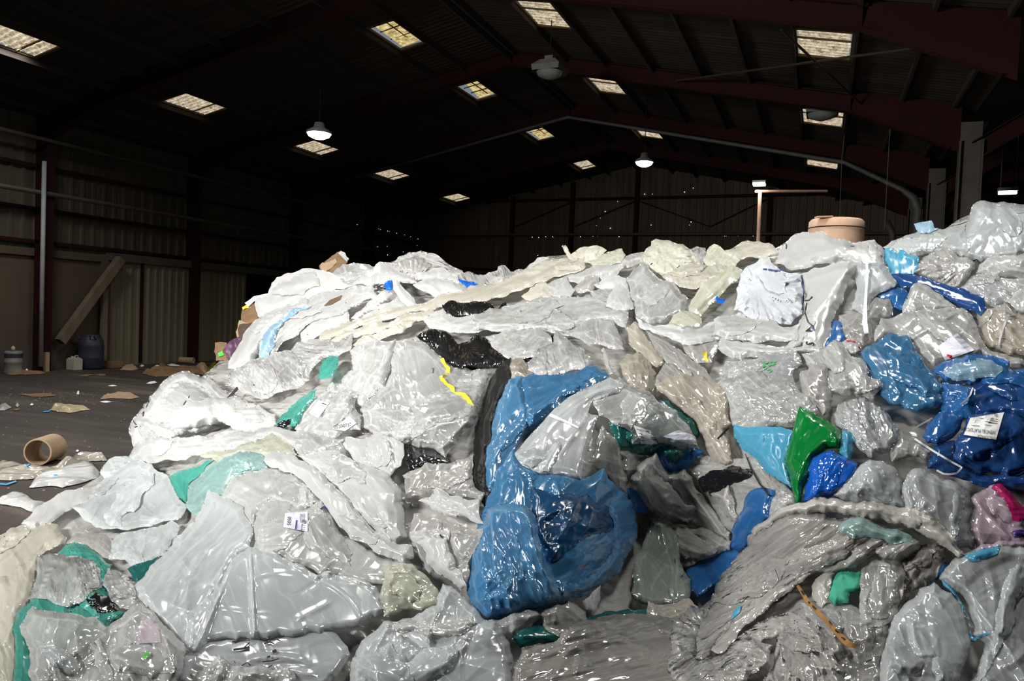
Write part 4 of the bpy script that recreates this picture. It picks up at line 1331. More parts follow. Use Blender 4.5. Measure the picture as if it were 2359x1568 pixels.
# long cream band from the crest down to the left
S('film_strip', CREAM, C4, [(1000, 640), (1200, 560), (1500, 465), (1800, 378), (2100, 310), (2300, 255), (2440, 190), (2640, 130), (2790, 120), (2800, 190), (2640, 250), (2440, 320), (2260, 390), (2080, 430), (1900, 450), (1700, 490), (1500, 540), (1200, 620), (980, 700)],
  'long cream stretched band running down from the crest to the left', FS, L=30, aniso=9, flow=-20, amp=12, bulge=16)
S('film_strip', CREAM, C4, [(940, 760), (1080, 680), (1200, 618), (1500, 550), (1650, 500), (1770, 480), (1720, 560), (1500, 600), (1250, 670), (1050, 740)], 'second cream stretched band below the long one', FS, L=30, aniso=8, flow=-18)
S('film_strip', CREAM, C4, [(1215, 720), (1290, 655), (1450, 615), (1600, 550), (1660, 545), (1560, 630), (1400, 690), (1260, 745)], 'yellowish puckered film edge under the cream bands', FS, L=26, amp=9)
S('plastic_sheet', BLACK, C4, [(1822, 450), (1870, 418), (1930, 430), (1990, 440), (2080, 425), (2160, 440), (2190, 500), (2262, 428), (2268, 470), (2180, 520), (2050, 508), (1900, 528), (1840, 492)], 'upper black crumpled scrap on the milky slope', FS, L=26, amp=11, bulge=16)
# --- middle slope
S('plastic_sheet', MILKY, C4, [(1700, 560), (1780, 490), (1830, 470), (1900, 530), (2180, 520), (2359, 450), (2500, 420), (2600, 560), (2359, 640), (2100, 620), (1880, 640), (1740, 610)], 'milky sheet lying between the two black scraps', PS, L=70, aniso=2.5, flow=-8)
S('plastic_sheet', CLEAR, C5, [(-20, 960), (100, 900), (250, 880), (450, 830), (700, 800), (900, 795), (1080, 870), (1210, 915), (1190, 1060), (950, 990), (820, 1060), (640, 1110), (480, 1095), (200, 1095), (-40, 1080)],
  'wide glossy clear sheet stretched across the middle of the slope', PS, L=46, aniso=5, flow=-7, amp=11, bulge=16)
S('plastic_sheet', MILKY, C5, [(1030, 890), (1100, 715), (1190, 660), (1240, 800), (1260, 910), (1160, 920)], 'milky sheet left of the sharp topped clear bag', PS, L=60)
S('plastic_sheet', BLACK, C5, [(130, 1240), (210, 1105), (300, 1085), (430, 1080), (560, 1130), (625, 1110), (610, 1180), (430, 1280), (250, 1310)], 'dark scrap seen through clear film beside the black sheet', FS, L=40)
S('stretch_film', CLEAR, C5, [(60, 1130), (210, 1080), (430, 1060), (570, 1110), (600, 1180), (500, 1260), (380, 1310), (240, 1310), (120, 1240)], 'scratched clear film over the dark scrap', FS, L=26, amp=10)
S('plastic_sheet', CLEAR, C5, [(800, 1060), (950, 975), (1080, 1000), (1130, 1100), (1180, 1240), (1060, 1230), (900, 1210), (750, 1130), (640, 1130), (620, 1070), (700, 1110)], 'clear wrinkled sheet above the white crinkled bag', PS, L=40)
S('plastic_bag', CLEAR, C5, [(1185, 670), (1240, 610), (1320, 528), (1370, 550), (1500, 680), (1610, 740), (1690, 830), (1650, 970), (1420, 1040), (1285, 1010), (1230, 810)],
  'clear bag with a sharp upper tip in the middle of the slope', PB, L=90, amp=12, bulge=22)
S('stretch_film', LIME, C5, [(1690, 960), (1715, 840), (1790, 700), (1940, 610), (2040, 555), (2130, 600), (2060, 700), (1960, 790), (1860, 880), (1800, 970)], 'pale lime film hose slanting down beside the white crumpled sheet', FS, L=30, aniso=6, flow=-48, bulge=22)
S('plastic_sheet', LIME, C5, [(1530, 1030), (1570, 960), (1640, 925), (1700, 930), (1790, 960), (1800, 1040), (1720, 1090), (1640, 1060)], 'pale lime knotted lump at the lower end of the film hose', FS, L=34, bulge=20)
S('plastic_sheet', GREY, C5, [(1620, 1080), (1800, 1050), (1960, 1080), (1960, 1200), (1880, 1340), (1760, 1350), (1650, 1220)], 'dim grey film below the clear curtain edge', PS, L=60)
S('film_strip', TAUPE, C5, [(1180, 1060), (1260, 1010), (1330, 1090), (1400, 1180), (1505, 1340), (1440, 1380), (1300, 1290), (1215, 1190)], 'taupe folded strip sloping down to the right', FS, L=40, aniso=4, flow=45)
S('plastic_bag', TAUPE, C5, [(1130, 1345), (1190, 1275), (1300, 1255), (1390, 1340), (1440, 1430), (1410, 1560), (1330, 1590), (1250, 1550), (1165, 1440)], 'taupe grey bag with a torn lower edge above the blue fold', PB, L=60, bulge=20)
S('plastic_sheet', GREY, C5, [(1290, 1050), (1450, 1120), (1600, 1220), (1720, 1320), (1850, 1430), (1960, 1568), (1700, 1600), (1440, 1570), (1430, 1460), (1510, 1340), (1400, 1180)], 'grey clear sheet fanning down to the dusty tied bag', PS, L=44, aniso=5, flow=40)
sh = S('plastic_sheet', MILKY, C5, [(1265, 970), (1340, 1020), (1420, 1050), (1500, 1040), (1640, 1055), (1750, 1075), (1900, 1010), (2050, 960), (2160, 930), (2290, 965), (2290, 1110), (2100, 1150), (1950, 1160), (1800, 1190), (1600, 1170), (1450, 1115), (1300, 1060)],
       'clear sheet whose thick edge sags like a curtain across the slope', PS, L=60, aniso=3, amp=10, fold=[((1280, 990), (1640, 1050), 16, 8), ((1640, 1050), (1920, 1000), 16, 8), ((1920, 1000), (2060, 960), 14, 8)])
strap('tape_tab', YELLOW, C5, [(1812, 1275), (1835, 1262), (1828, 1300), (1848, 1332)], 24, 'small yellow tape tab stuck below the clear curtain edge', 'tape', 0.015)
S('plastic_bag', CRINKLE, C5, [(360, 1430), (400, 1340), (480, 1240), (610, 1180), (625, 1080), (680, 1120), (740, 1165), (850, 1230), (930, 1330), (880, 1400), (700, 1425), (520, 1455)],
  'white crinkled stretch film bag lying just above the blue fold', PB, L=50, amp=10, bulge=26)
S('plastic_sheet', TAUPE, C5, [(200, 1330), (360, 1300), (400, 1400), (500, 1460), (400, 1500), (240, 1470)], 'brownish film in the gap left of the blue fold', FS, L=50)
S('film_strip', CRINKLE, C5, [(990, 1240), (1010, 1215), (1060, 1290), (1090, 1420), (1060, 1440), (1020, 1360)], 'narrow shiny strip standing left of the taupe bag', FS, L=30, aniso=4, flow=75)

# --- upper right
S('plastic_bag', MILKYB, C6, [(1820, 400), (1870, 330), (1900, 250), (1960, 148), (2080, 150), (2200, 156), (2420, 160), (2420, 560), (2200, 580), (2000, 610), (1850, 560), (1780, 480)],
  'huge milky white bag at the upper right corner of the heap', PB, L=110, amp=14, bulge=34)
S('plastic_sheet', MILKYB, C6, [(1250, 490), (1320, 440), (1420, 400), (1500, 380), (1640, 350), (1780, 330), (1870, 340), (1920, 460), (1850, 560), (1700, 520), (1500, 570), (1330, 540)],
  'milky film spread left of the huge upper right bag', PS, L=60, amp=12, bulge=20)
S('film_strip', PALEBLUE, C6, [(1488, 312), (1530, 300), (1620, 286), (1640, 345), (1700, 335), (1610, 380), (1530, 385)], 'bluish upright flap of film on the right crest', FS, L=50, amp=6)
S('plastic_sheet', MILKY, C6, [(1950, 690), (2040, 570), (2140, 555), (2240, 540), (2420, 530), (2420, 720), (2200, 710), (2050, 720)], 'smooth milky panel below the huge upper right bag', PS, L=80, amp=8)
S('bubble_wrap', BUBBLE, C6, [(1800, 820), (1850, 760), (1900, 700), (2100, 688), (2300, 720), (2420, 720), (2420, 920), (2180, 900), (2100, 940), (2030, 930), (1930, 850)], 'glittering bubble wrap at the right edge under the milky panel', 'bubble wrap', L=36)
S('plastic_bag', TAUPE, C6, [(1960, 980), (2080, 950), (2100, 925), (2180, 900), (2310, 990), (2420, 1000), (2420, 1300), (2316, 1300), (2200, 1300), (2060, 1260), (1980, 1110)], 'dusty grey bag at the right edge with a pale band beside it', PB, L=60, bulge=24)
S('plastic_bag', CLEAR, C6, [(2190, 890), (2240, 830), (2300, 790), (2420, 780), (2420, 980), (2320, 980), (2240, 940)], 'clear round bag cut off by the right edge', PB, L=50, bulge=22)
strap('strap_band', STRAPW, C6, [(2120, 1240), (2150, 1120), (2180, 1040), (2210, 1008), (2260, 1010)], 16, 'white band bent like a hook at the right edge', 'strap')
strap('strap_band', STRAPW, C6, [(1975, 1085), (2030, 1040), (2072, 985), (2070, 960), (2040, 960)], 14, 'thin white band hooked beside the clear round bag', 'strap')
tb = S('plastic_bag', GREY, C6, [(1470, 690), (1500, 620), (1560, 560), (1680, 500), (1760, 493), (1830, 560), (1930, 590), (1945, 640), (1870, 740), (1800, 802), (1700, 775), (1590, 725)], 'smoky grey bag stuffed full, with a tied tail to the right', PB, L=60, tie=(1850, 640, 18), bulge=36, amp=11)
S('bag_tail', GREY, C6, [(1790, 800), (1800, 700), (1840, 640), (1900, 592), (1948, 602), (1945, 650), (1875, 745)], None, None, L=30, parent=tb)
strap('plastic_tie', INK, C6, [(1935, 590), (1960, 580), (1980, 602), (1965, 640), (1970, 660)], 9, None, None, 0.02, parent=tb)
S('bubble_wrap', SKYBLUE, C6, [(1252, 505), (1310, 488), (1370, 535), (1400, 488), (1440, 540), (1528, 562), (1480, 700), (1300, 700), (1290, 620), (1258, 590)], 'sky blue bubble wrap scrap between the white sheet and the smoky bag', 'bubble wrap', L=30, amp=9)
S('plastic_sheet', MIDBLUE, C6, [(1190, 855), (1250, 810), (1300, 785), (1420, 800), (1460, 850), (1420, 960), (1300, 900), (1230, 890)], 'folded mid blue film under the white sheet corner', PS, L=40)
S('film_strip', DEEPBLUE, C6, [(1295, 690), (1380, 680), (1480, 690), (1620, 728), (1780, 785), (1900, 820), (2015, 852), (2032, 950), (1995, 1005), (1900, 960), (1820, 925), (1700, 865), (1560, 795), (1400, 790)], 'deep blue band stretched below the smoky grey bag', FS, L=30, aniso=6, flow=20, amp=9)
S('plastic_sheet', GREY, C6, [(920, 1000), (1060, 930), (1200, 860), (1310, 880), (1330, 1000), (1210, 1060), (1210, 1160), (1100, 1220), (960, 1170)], 'dark clear film with green print in the hollow under the white sheet', PS, L=50)
S('plastic_sheet', MIDBLUE, C6, [(800, 1240), (850, 1100), (880, 1030), (940, 1050), (970, 1150), (930, 1240), (860, 1270)], 'mid blue scrap behind the hanging white sheet edge', FS, L=40)
S('plastic_sheet', CLEAR, C6, [(1400, 980), (1415, 900), (1490, 760), (1540, 748), (1630, 810), (1720, 880), (1810, 935), (1700, 975), (1600, 985), (1450, 1000)], 'clear triangular sheet standing above the deep blue pieces', PS, L=70, fold=[((1420, 960), (1500, 760), 8, 6), ((1530, 750), (1800, 935), 8, 6)])
ww = S('plastic_sheet', WHITE, C6, [(440, 610), (470, 540), (490, 480), (560, 410), (650, 372), (790, 362), (850, 402), (920, 425), (1000, 440), (1100, 445), (1190, 430), (1245, 480), (1265, 600), (1200, 650), (1020, 620), (880, 610), (700, 640), (560, 660)],
       'big glossy white sheet crowning the right of the heap', PS, L=110, amp=14, bulge=26, creases=1.6)
stroke('printed_mark', INK, C6, [(505, 470), (520, 455), (530, 475), (525, 500)], 8, ww)
stroke('printed_mark', INK, C6, [(1010, 478), (1040, 478)], 6, ww)
S('plastic_sheet', MILKYB, C6, [(1000, 610), (1120, 600), (1250, 588), (1295, 640), (1358, 742), (1342, 785), (1210, 845), (1150, 960), (1110, 995), (1015, 950), (1060, 800), (1030, 680)], 'milky white sheet corner drooping to the right above the hollow', PS, L=110, amp=11)
wh = S('plastic_sheet', WHITE, C6, [(630, 690), (740, 640), (880, 600), (1000, 590), (1050, 620), (1040, 690), (980, 800), (900, 970), (865, 1060), (815, 1240), (700, 1262), (510, 1262), (620, 1060), (660, 850)],
       'large white sheet with black print hanging down in big folds', PS, L=120, aniso=2, flow=-60, amp=16, bulge=18)
stroke('printed_letter', INK, C6, [(665, 890), (700, 885), (722, 858)], 9, wh)
stroke('printed_letter', INK, C6, [(680, 905), (668, 980), (690, 1050), (735, 1085)], 8, wh)
stroke('printed_letter', BLUEINK, C6, [(720, 1075), (740, 1112)], 14, wh)
lettering('printed_letter', INK, C6, 'S', (735, 1235), 95, -80, wh, 0.8)
lettering('printed_letter', INK, C6, 'A', (730, 1120), 80, -110, wh, 0.8)
S('plastic_sheet', MILKY, C6, [(10, 1250), (40, 1150), (200, 1195), (500, 1235), (800, 1240), (790, 1270), (640, 1280), (480, 1295), (330, 1318), (180, 1335), (80, 1305)], 'white sheet edge with a black print, lowest under the crumpled white ball', PS, L=60, aniso=4, flow=5)
wbll = S('plastic_sheet', BLUEWHITE, C6, [(130, 960), (150, 800), (180, 690), (260, 620), (340, 560), (400, 570), (480, 660), (645, 690), (662, 830), (645, 990), (560, 1070), (420, 1060), (250, 1020)],
         'crumpled bluish white sheet gathered into a ball, blue edged', PS, L=90, tie=(310, 800, 15), amp=20, bulge=30)
stroke('blue_edge', BLUEINK, C6, [(640, 690), (660, 790), (655, 900), (645, 960)], 9, wbll)
stroke('blue_edge', BLUEINK, C6, [(350, 650), (470, 665), (520, 635)], 12, wbll)
S('film_scrap', ROYAL, C6, [(-10, 870), (10, 850), (20, 880), (75, 875), (50, 915), (10, 905)], 'small blue printed scrap left of the crumpled white ball', FS, L=24, bulge=4)
S('plastic_sheet', MILKY, C6, [(-20, 1030), (160, 1010), (360, 1015), (450, 1050), (500, 1090), (625, 1060), (610, 1190), (300, 1210), (100, 1185), (-20, 1150)], 'shiny milky fold wrapped below the crumpled white ball', PS, L=70, aniso=2.5, flow=5, bulge=22)
strap('film_ribbon', STRAPW, C6, [(1132, 590), (1136, 700), (1128, 820), (1122, 920), (1118, 1050), (1130, 1135)], [20, 20, 20, 26, 38, 34], 'narrow white ribbon hanging down from the big white sheet', 'ribbon', 0.05)
bt = S('bottle_bag', CLEAR, C6, [(945, 1200), (1010, 1160), (1070, 1195), (1095, 1270), (1010, 1300), (950, 1265)], 'small clear bottle shaped bag with red letters in the hollow', PB, L=30, bulge=18)
stroke('red_print', REDINK, C6, [(980, 1190), (1010, 1188), (1050, 1200)], 10, bt)
stroke('red_print', REDINK, C6, [(1070, 1235), (1085, 1250), (1080, 1275)], 12, bt)
cl = S('plastic_sheet', CLEAR, C6, [(1190, 1200), (1195, 1110), (1240, 1020), (1400, 980), (1560, 960), (1700, 950), (1850, 942), (1930, 1010), (1980, 1150), (2050, 1255), (2180, 1290), (2316, 1335), (2320, 1390), (2180, 1385), (2000, 1300), (1640, 1385), (1540, 1290), (1460, 1190), (1330, 1150)],
       'broad clear folded sheet with green glints, lying right above the blue pieces', PS, L=110, amp=13, bulge=16, fold=[((1480, 1170), (1850, 950), 10, 7), ((1800, 1070), (2050, 1255), 10, 7)])
cardp = patch('sticker', PAPERL, C6, [(1665, 1235), (1812, 1133), (1945, 1262), (1722, 1338)], cl, 10, 0.012, 'crumpled white paper label under the clear sheet')
stroke('red_print', REDINK, C6, [(1735, 1300), (1765, 1305), (1760, 1322)], 18, cl, 0.016)

# --- blue group at the right
S('plastic_sheet', DEEPBLUE, Z7, [(1500, 140), (1700, 90), (1900, 30), (2060, 20), (2060, 430), (1800, 410), (1540, 420), (1450, 300)], 'dark blue film in the shade at the right edge', PS, L=70)
S('plastic_sheet', DEEPBLUE, Z7, [(1120, 900), (1150, 780), (1190, 690), (1370, 640), (1370, 820), (1430, 880), (1600, 950), (2060, 930), (2060, 1090), (1800, 1060), (1600, 1060), (1500, 1010), (1300, 960)], 'deep blue film under the labelled blue bag', PS, L=60, aniso=2)
S('plastic_sheet', MIDBLUE, C6, [(1600, 1420), (1700, 1355), (1800, 1320), (1900, 1288), (2100, 1308), (2210, 1345), (2200, 1430), (2420, 1380), (2420, 1560), (2080, 1520), (1900, 1520), (1720, 1500)], 'mid blue sheet with a twisted dark edge at the right', PS, L=80, amp=9)
S('film_strip', PALEBLUE, C6, [(1690, 1430), (1800, 1360), (1960, 1320), (2080, 1340), (2170, 1400), (2100, 1470), (1940, 1500), (1780, 1490)], 'paler blue lobe lying on the mid blue sheet', FS, L=80, amp=7)
S('plastic_sheet', MIDBLUE, Z7, [(1240, 120), (1350, 140), (1500, 160), (1570, 300), (1560, 450), (1430, 460), (1260, 410), (1230, 260)], 'mid blue fold between the blue bag and the dark blue film', PS, L=60)
bbag = S('plastic_bag', BLUE, C6, [(1085, 1275), (1160, 1225), (1240, 1170), (1310, 1128), (1390, 1150), (1452, 1155), (1475, 1200), (1560, 1320), (1650, 1440), (1700, 1530), (1700, 1660), (1640, 1700), (1480, 1720), (1300, 1660), (1160, 1580), (1170, 1490), (1100, 1340)],
         'big blue bag pointing up below the clear folded sheet', PB, L=80, amp=12, bulge=24, fold=[((1310, 1200), (1560, 1330), 5, 8), ((1440, 1160), (1690, 1560), 8, 8)])
S('plastic_bag', MIDBLUE, Z7, [(1075, 610), (1130, 490), (1200, 420), (1260, 375), (1360, 400), (1450, 440), (1390, 580), (1250, 670), (1120, 670)], 'rounded blue lobe left of the labelled blue bag', PB, L=60, bulge=22)
lb = S('plastic_bag', DEEPBLUE, Z7, [(1350, 820), (1370, 660), (1450, 560), (1490, 440), (1540, 400), (1700, 390), (1810, 380), (1900, 400), (2060, 500), (2060, 920), (1850, 970), (1600, 955), (1430, 885)],
       'deep blue bag carrying a white shipping label', PB, L=90, amp=12, bulge=26)
patch('shipping_label', PAPER, Z7, [(1450, 592), (1510, 440), (1815, 388), (1742, 637)], lb, 12, 0.012, 'white shipping label printed upside down')
for txt, ox, oy, sz, an in (('WENDEL PLATEFORME', 1742, 560, 44, 187), ('ONDUVALLE', 1740, 612, 40, 187), ('00', 1760, 402, 44, 190)):
    lettering('label_print', INK, Z7, txt, (ox, oy), sz, an, lb, 0.72, 0.018)
for x, y, l in ((1670, 480, 85), (1690, 462, 65), (1520, 505, 75), (1700, 445, 60), (1590, 440, 40), (1640, 500, 60), (1640, 470, 55)):
    stroke('label_print', INK, Z7, [(x, y), (x + l, y + 8)], 4, lb, 0.018)
strap('strap_band', STRAPW, Z7, [(1420, 318), (1470, 280), (1510, 230), (1533, 165)], 15, 'pale band curving down from the mid blue fold', 'strap')
strap('strap_band', STRAPW, Z7, [(962, 562), (1060, 500), (1170, 440)], 14, 'pale band crossing the dark gap left of the blue lobe', 'strap')
# --- clear pieces left of the blue group
bw = S('bubble_wrap', BUBBLE, C6, [(70, 1340), (200, 1330), (310, 1325), (480, 1270), (620, 1268), (650, 1370), (570, 1450), (630, 1560), (640, 1700), (480, 1840), (300, 1800), (140, 1700), (50, 1480)], 'bubble wrap with green specks of print under the white sheet edge', 'bubble wrap', L=50, amp=11, bulge=22)
for k in range(12):
    a, b = random.uniform(340, 435), random.uniform(1350, 1430)
    stroke('green_print', GREENINK, C6, [(a, b), (a + 22, b - 12)], 9, bw)
S('plastic_bag', CLEAR, C6, [(640, 1290), (780, 1255), (850, 1210), (900, 1180), (945, 1205), (1030, 1310), (1105, 1330), (1140, 1470), (1180, 1560), (1060, 1620), (860, 1600), (720, 1500)], 'tall clear bag left of the big blue bag', PB, L=70, aniso=2, flow=60, bulge=22)
S('plastic_bag', GREY, Z7, [(-20, 20), (60, 0), (120, -60), (240, -20), (262, 200), (252, 360), (180, 425), (60, 310), (-20, 250)], 'grey clear bag hanging above the green bag', PB, L=60, bulge=24)
S('plastic_sheet', GREY, Z7, [(250, 190), (300, 110), (380, 95), (500, 130), (560, 30), (620, 80), (700, 100), (715, 150), (640, 260), (520, 240), (350, 235)], 'grey clear film with a flat folded strip beside the blue bag', PS, L=40)
strap('strap_band', STRAPW, Z7, [(382, 76), (450, 74), (470, 110), (485, 150)], 18, 'short white band bent over grey clear film', 'strap')
S('film_strip', BUBBLE, Z7, [(340, 220), (500, 200), (600, 130), (695, 98), (712, 150), (610, 190), (520, 225)], 'flat clear strip lying left of the big blue bag', FS, L=40, amp=4)
S('stretch_film', CRINKLE, Z6, [(880, 110), (960, 60), (1080, 20), (1200, 10), (1400, 90), (1570, 200), (1690, 330), (1640, 420), (1500, 460), (1300, 450), (1100, 490), (1000, 450), (960, 300)], 'crinkled grey clear film bulging left of the green bag', FS, L=40, amp=11, bulge=26)
S('plastic_bag', GREY, Z7, [(770, 750), (880, 550), (1000, 605), (1080, 660), (1165, 740), (1130, 815), (1050, 795), (900, 815), (800, 840)], 'dark clear tail of film pointing at the white band', PB, L=40)
S('plastic_bag', BUBBLE, Z7, [(275, 410), (310, 320), (400, 280), (490, 258), (560, 255), (640, 310), (710, 350), (790, 430), (870, 540), (860, 650), (770, 750), (620, 810), (500, 720), (400, 560), (300, 510)],
  'clear bundled bag with hanging folds left of the white band', PB, L=44, aniso=2, flow=70, amp=13, bulge=28)
strap('strap_band', STRAPW, Z7, [(985, 612), (1150, 722), (1350, 842), (1432, 885), (1410, 915), (1385, 938), (1320, 950), (1270, 945), (1205, 912)], 18, 'long white band with a hooked end, below the labelled bag', 'strap', 0.04)

# --- centre, dark hollow and pieces in it
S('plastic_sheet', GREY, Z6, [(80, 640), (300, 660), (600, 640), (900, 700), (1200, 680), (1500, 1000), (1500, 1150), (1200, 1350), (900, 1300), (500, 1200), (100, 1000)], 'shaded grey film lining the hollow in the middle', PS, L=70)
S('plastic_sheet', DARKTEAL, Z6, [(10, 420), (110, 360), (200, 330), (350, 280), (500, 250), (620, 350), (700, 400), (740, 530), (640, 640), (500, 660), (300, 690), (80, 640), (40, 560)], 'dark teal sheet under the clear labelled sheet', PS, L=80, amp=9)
S('plastic_sheet', MIDBLUE, Z6, [(385, 760), (410, 630), (560, 600), (745, 640), (775, 670), (690, 750), (620, 805), (520, 850), (430, 825)], 'rounded blue lip of film below the white label', PS, L=60, amp=6)
S('film_scrap', DARKTEAL, Z6, [(430, 630), (560, 600), (650, 620), (620, 700), (540, 760), (450, 710)], 'teal fold inside the rounded blue lip', FS, L=50)
S('plastic_sheet', MIDBLUE, Z6, [(140, 960), (250, 955), (330, 1050), (375, 1130), (300, 1165), (200, 1130)], 'mid blue film between the big blue bag and the dim grey bag', PS, L=40, aniso=2, flow=30)
S('plastic_sheet', GREY, Z6, [(820, 1000), (970, 930), (1010, 1040), (1045, 1180), (1032, 1235), (960, 1190), (900, 1110)], 'small grey flap hanging in the hollow', PS, L=60)
S('plastic_bag', GREY, Z6, [(180, 880), (240, 770), (390, 665), (430, 760), (490, 830), (620, 800), (700, 950), (800, 1070), (900, 1210), (985, 1310), (985, 1400), (820, 1340), (600, 1270), (400, 1180), (290, 1070), (200, 960)],
  'dim grey clear bag slanting through the hollow', PB, L=60, aniso=3, flow=50, bulge=20)
S('plastic_sheet', BLACK, Z6, [(720, 885), (790, 840), (850, 808), (1000, 770), (1062, 780), (1080, 805), (1150, 800), (1162, 842), (1000, 912), (880, 982), (760, 998), (735, 960)], 'black crumpled scrap in the hollow', FS, L=24, aniso=2, flow=-20, bulge=16)
S('stretch_film', CRINKLE, Z6, [(1295, 1010), (1400, 990), (1490, 1000), (1520, 1090), (1400, 1170), (1290, 1210)], 'small crinkled clear film under the green bag tip', FS, L=26)
S('plastic_sheet', SKYBLUE, Z6, [(1002, 443), (1050, 455), (1110, 465), (1250, 462), (1385, 462), (1500, 495), (1450, 620), (1425, 750), (1445, 850), (1475, 955), (1400, 905), (1270, 825), (1200, 725), (1080, 645), (1015, 545)],
  'sky blue sheet pointing left beside the green bag', PS, L=110, amp=9, bulge=10, jag=0.04, folds=False)
gb = S('plastic_bag', GREEN, Z6, [(1540, 298), (1640, 340), (1725, 388), (1800, 440), (1860, 480), (1895, 560), (1858, 640), (1760, 640), (1665, 725), (1630, 850), (1575, 950), (1545, 1070), (1510, 1093), (1480, 960), (1420, 750), (1480, 520)],
       'bright green crumpled plastic bag', PB, L=70, amp=15, bulge=16, jag=0.04, fold=[((1540, 310), (1425, 750), 8, 8)], folds=False)
S('film_twist', SKYBLUE, Z7, [(325, 750), (340, 640), (352, 548), (420, 558), (470, 640), (455, 740), (425, 840), (370, 832)], 'light blue twist of film between the green bag and the clear bundle', FS, L=26, aniso=4, flow=80, bulge=16)
S('plastic_bag', ROYAL, Z7, [(-10, 1200), (40, 1000), (85, 800), (180, 750), (260, 725), (325, 770), (420, 820), (490, 850), (490, 960), (430, 1050), (300, 1140), (130, 1190)], 'bright royal blue crumpled bag right of the green bag', PB, L=44, aniso=1.6, flow=-60, amp=11, bulge=22)
S('plastic_bag', MIDBLUE, Z8, [(215, 615), (290, 505), (420, 448), (500, 438), (575, 480), (490, 630), (425, 670), (295, 752), (250, 700)], 'lower end of crumpled blue film left of the dusty rolled film', FS, L=50)
S('plastic_bag', MIDBLUE, Z6, [(1095, 1060), (1140, 980), (1220, 950), (1345, 968), (1312, 1050), (1295, 1190), (1210, 1290), (1130, 1390), (1070, 1450), (970, 1435), (990, 1300), (1050, 1180)], 'crumpled mid blue bag standing upright in the hollow', PB, L=44, aniso=2, flow=-60, bulge=20)
strap('wire_stick', INK, Z6, [(1105, 680), (1150, 800), (1220, 920), (1275, 985), (1290, 1010)], [6, 10, 14, 16, 14], 'thin dark wire stuck between the black scrap and blue bag', 'wire', 0.03, 0.02)
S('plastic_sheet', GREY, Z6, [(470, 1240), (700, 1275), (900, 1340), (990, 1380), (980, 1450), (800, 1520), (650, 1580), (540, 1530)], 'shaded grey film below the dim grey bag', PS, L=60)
S('plastic_bag', film('greenish_dim_film', (0.34, 0.39, 0.34), 0.75, 0.16, 0.35, 1.3, 18, 0.5, 0.15), Z8, [(-10, 250), (60, 250), (120, 270), (180, 480), (250, 640), (240, 770), (100, 815), (-60, 800), (-130, 740), (-100, 500)], 'greenish grey clear bag right of the big blue bag', PB, L=60, aniso=2, flow=80, bulge=24)
tg = S('plastic_bag', TAUPE, Z6, [(385, 120), (480, 50), (620, 30), (760, 50), (900, 110), (965, 260), (995, 440), (945, 490), (985, 640), (1000, 740), (940, 772), (840, 725), (775, 620), (735, 500), (690, 400), (560, 295), (420, 185)],
       'dusty clear bag tied at its neck above the black scrap', PB, L=30, aniso=6, flow=52, amp=13, bulge=22)
strap('tied_neck', INK, Z6, [(880, 560), (920, 520), (950, 490), (975, 470)], [10, 14, 16, 8], None, None, 0.01, parent=tg)
ls = S('plastic_sheet', CLEAR, FULL, [(1362, 922), (1400, 880), (1428, 868), (1445, 885), (1500, 905), (1560, 945), (1590, 985), (1612, 1034), (1580, 1028), (1540, 1022), (1500, 1026), (1456, 1024), (1460, 1000), (1420, 980), (1380, 958)],
       'clear sheet with two white labels over the dark teal sheet', PS, L=80, amp=9, fold=[((1370, 925), (1440, 885), 8, 6), ((1365, 940), (1456, 1015), 6, 6)])
patch('sticker', PAPER, Z6, [(208, 450), (340, 492), (402, 602), (268, 600)], ls, 10, 0.010, 'white sticker with a barcode')
barcode('barcode', INK, Z6, (290, 485), (385, 598), (40, 5), ls, seed=3)
for k in range(4): stroke('sticker_print', INK, Z6, [(232 + k * 8, 480 + k * 30), (268 + k * 10, 492 + k * 28)], 4, ls, 0.014)
patch('sticker', PAPERL, Z6, [(443, 540), (562, 488), (692, 530), (722, 618)], ls, 10, 0.010, 'blank white sticker')

# --- centre: the blue bag and its neighbours
S('plastic_sheet', GREY, Z4, [(1730, 720), (1780, 580), (1860, 670), (1950, 890), (1985, 1000), (1990, 1170), (1900, 1120), (1790, 950), (1640, 900)], 'smooth grey bag tucked behind the rim of the blue bag', PB, L=120, amp=6, bulge=20)
S('plastic_sheet', TAUPE, Z4, [(950, 60), (1100, 60), (1150, 160), (1000, 190), (960, 140)], 'brown film scrap above the black strip', FS, L=50)
S('plastic_sheet', BLUESHEER, Z4, [(985, 190), (1060, 165), (1115, 165), (1140, 300), (1180, 560), (1050, 770), (950, 910), (870, 1140), (780, 1140), (765, 940), (795, 740), (855, 560), (900, 380)],
  'sheer blue sheet hanging left of the big blue bag', PS, L=70, aniso=2, flow=-70, amp=12, bulge=18)
S('plastic_sheet', BLUE, Z4, [(1105, 190), (1150, 165), (1200, 145), (1340, 160), (1460, 150), (1580, 125), (1720, 78), (1835, 168), (1700, 250), (1500, 340), (1300, 490), (1165, 590), (1130, 400), (1095, 260)],
  'blue fold of film topping the big blue bag', PS, L=56, aniso=2, flow=-25, amp=12, bulge=18)
S('plastic_sheet', BLACK, C4, [(1642, 660), (1690, 630), (1740, 608), (1810, 625), (1880, 650), (1930, 720), (1990, 700), (2060, 645), (2115, 670), (2165, 740), (2290, 820), (2245, 870), (2060, 860), (1960, 888), (1850, 825), (1790, 745), (1680, 695)],
  'large black glossy sheet above the clear bag with yellow tape', PS, L=44, amp=12, bulge=20)
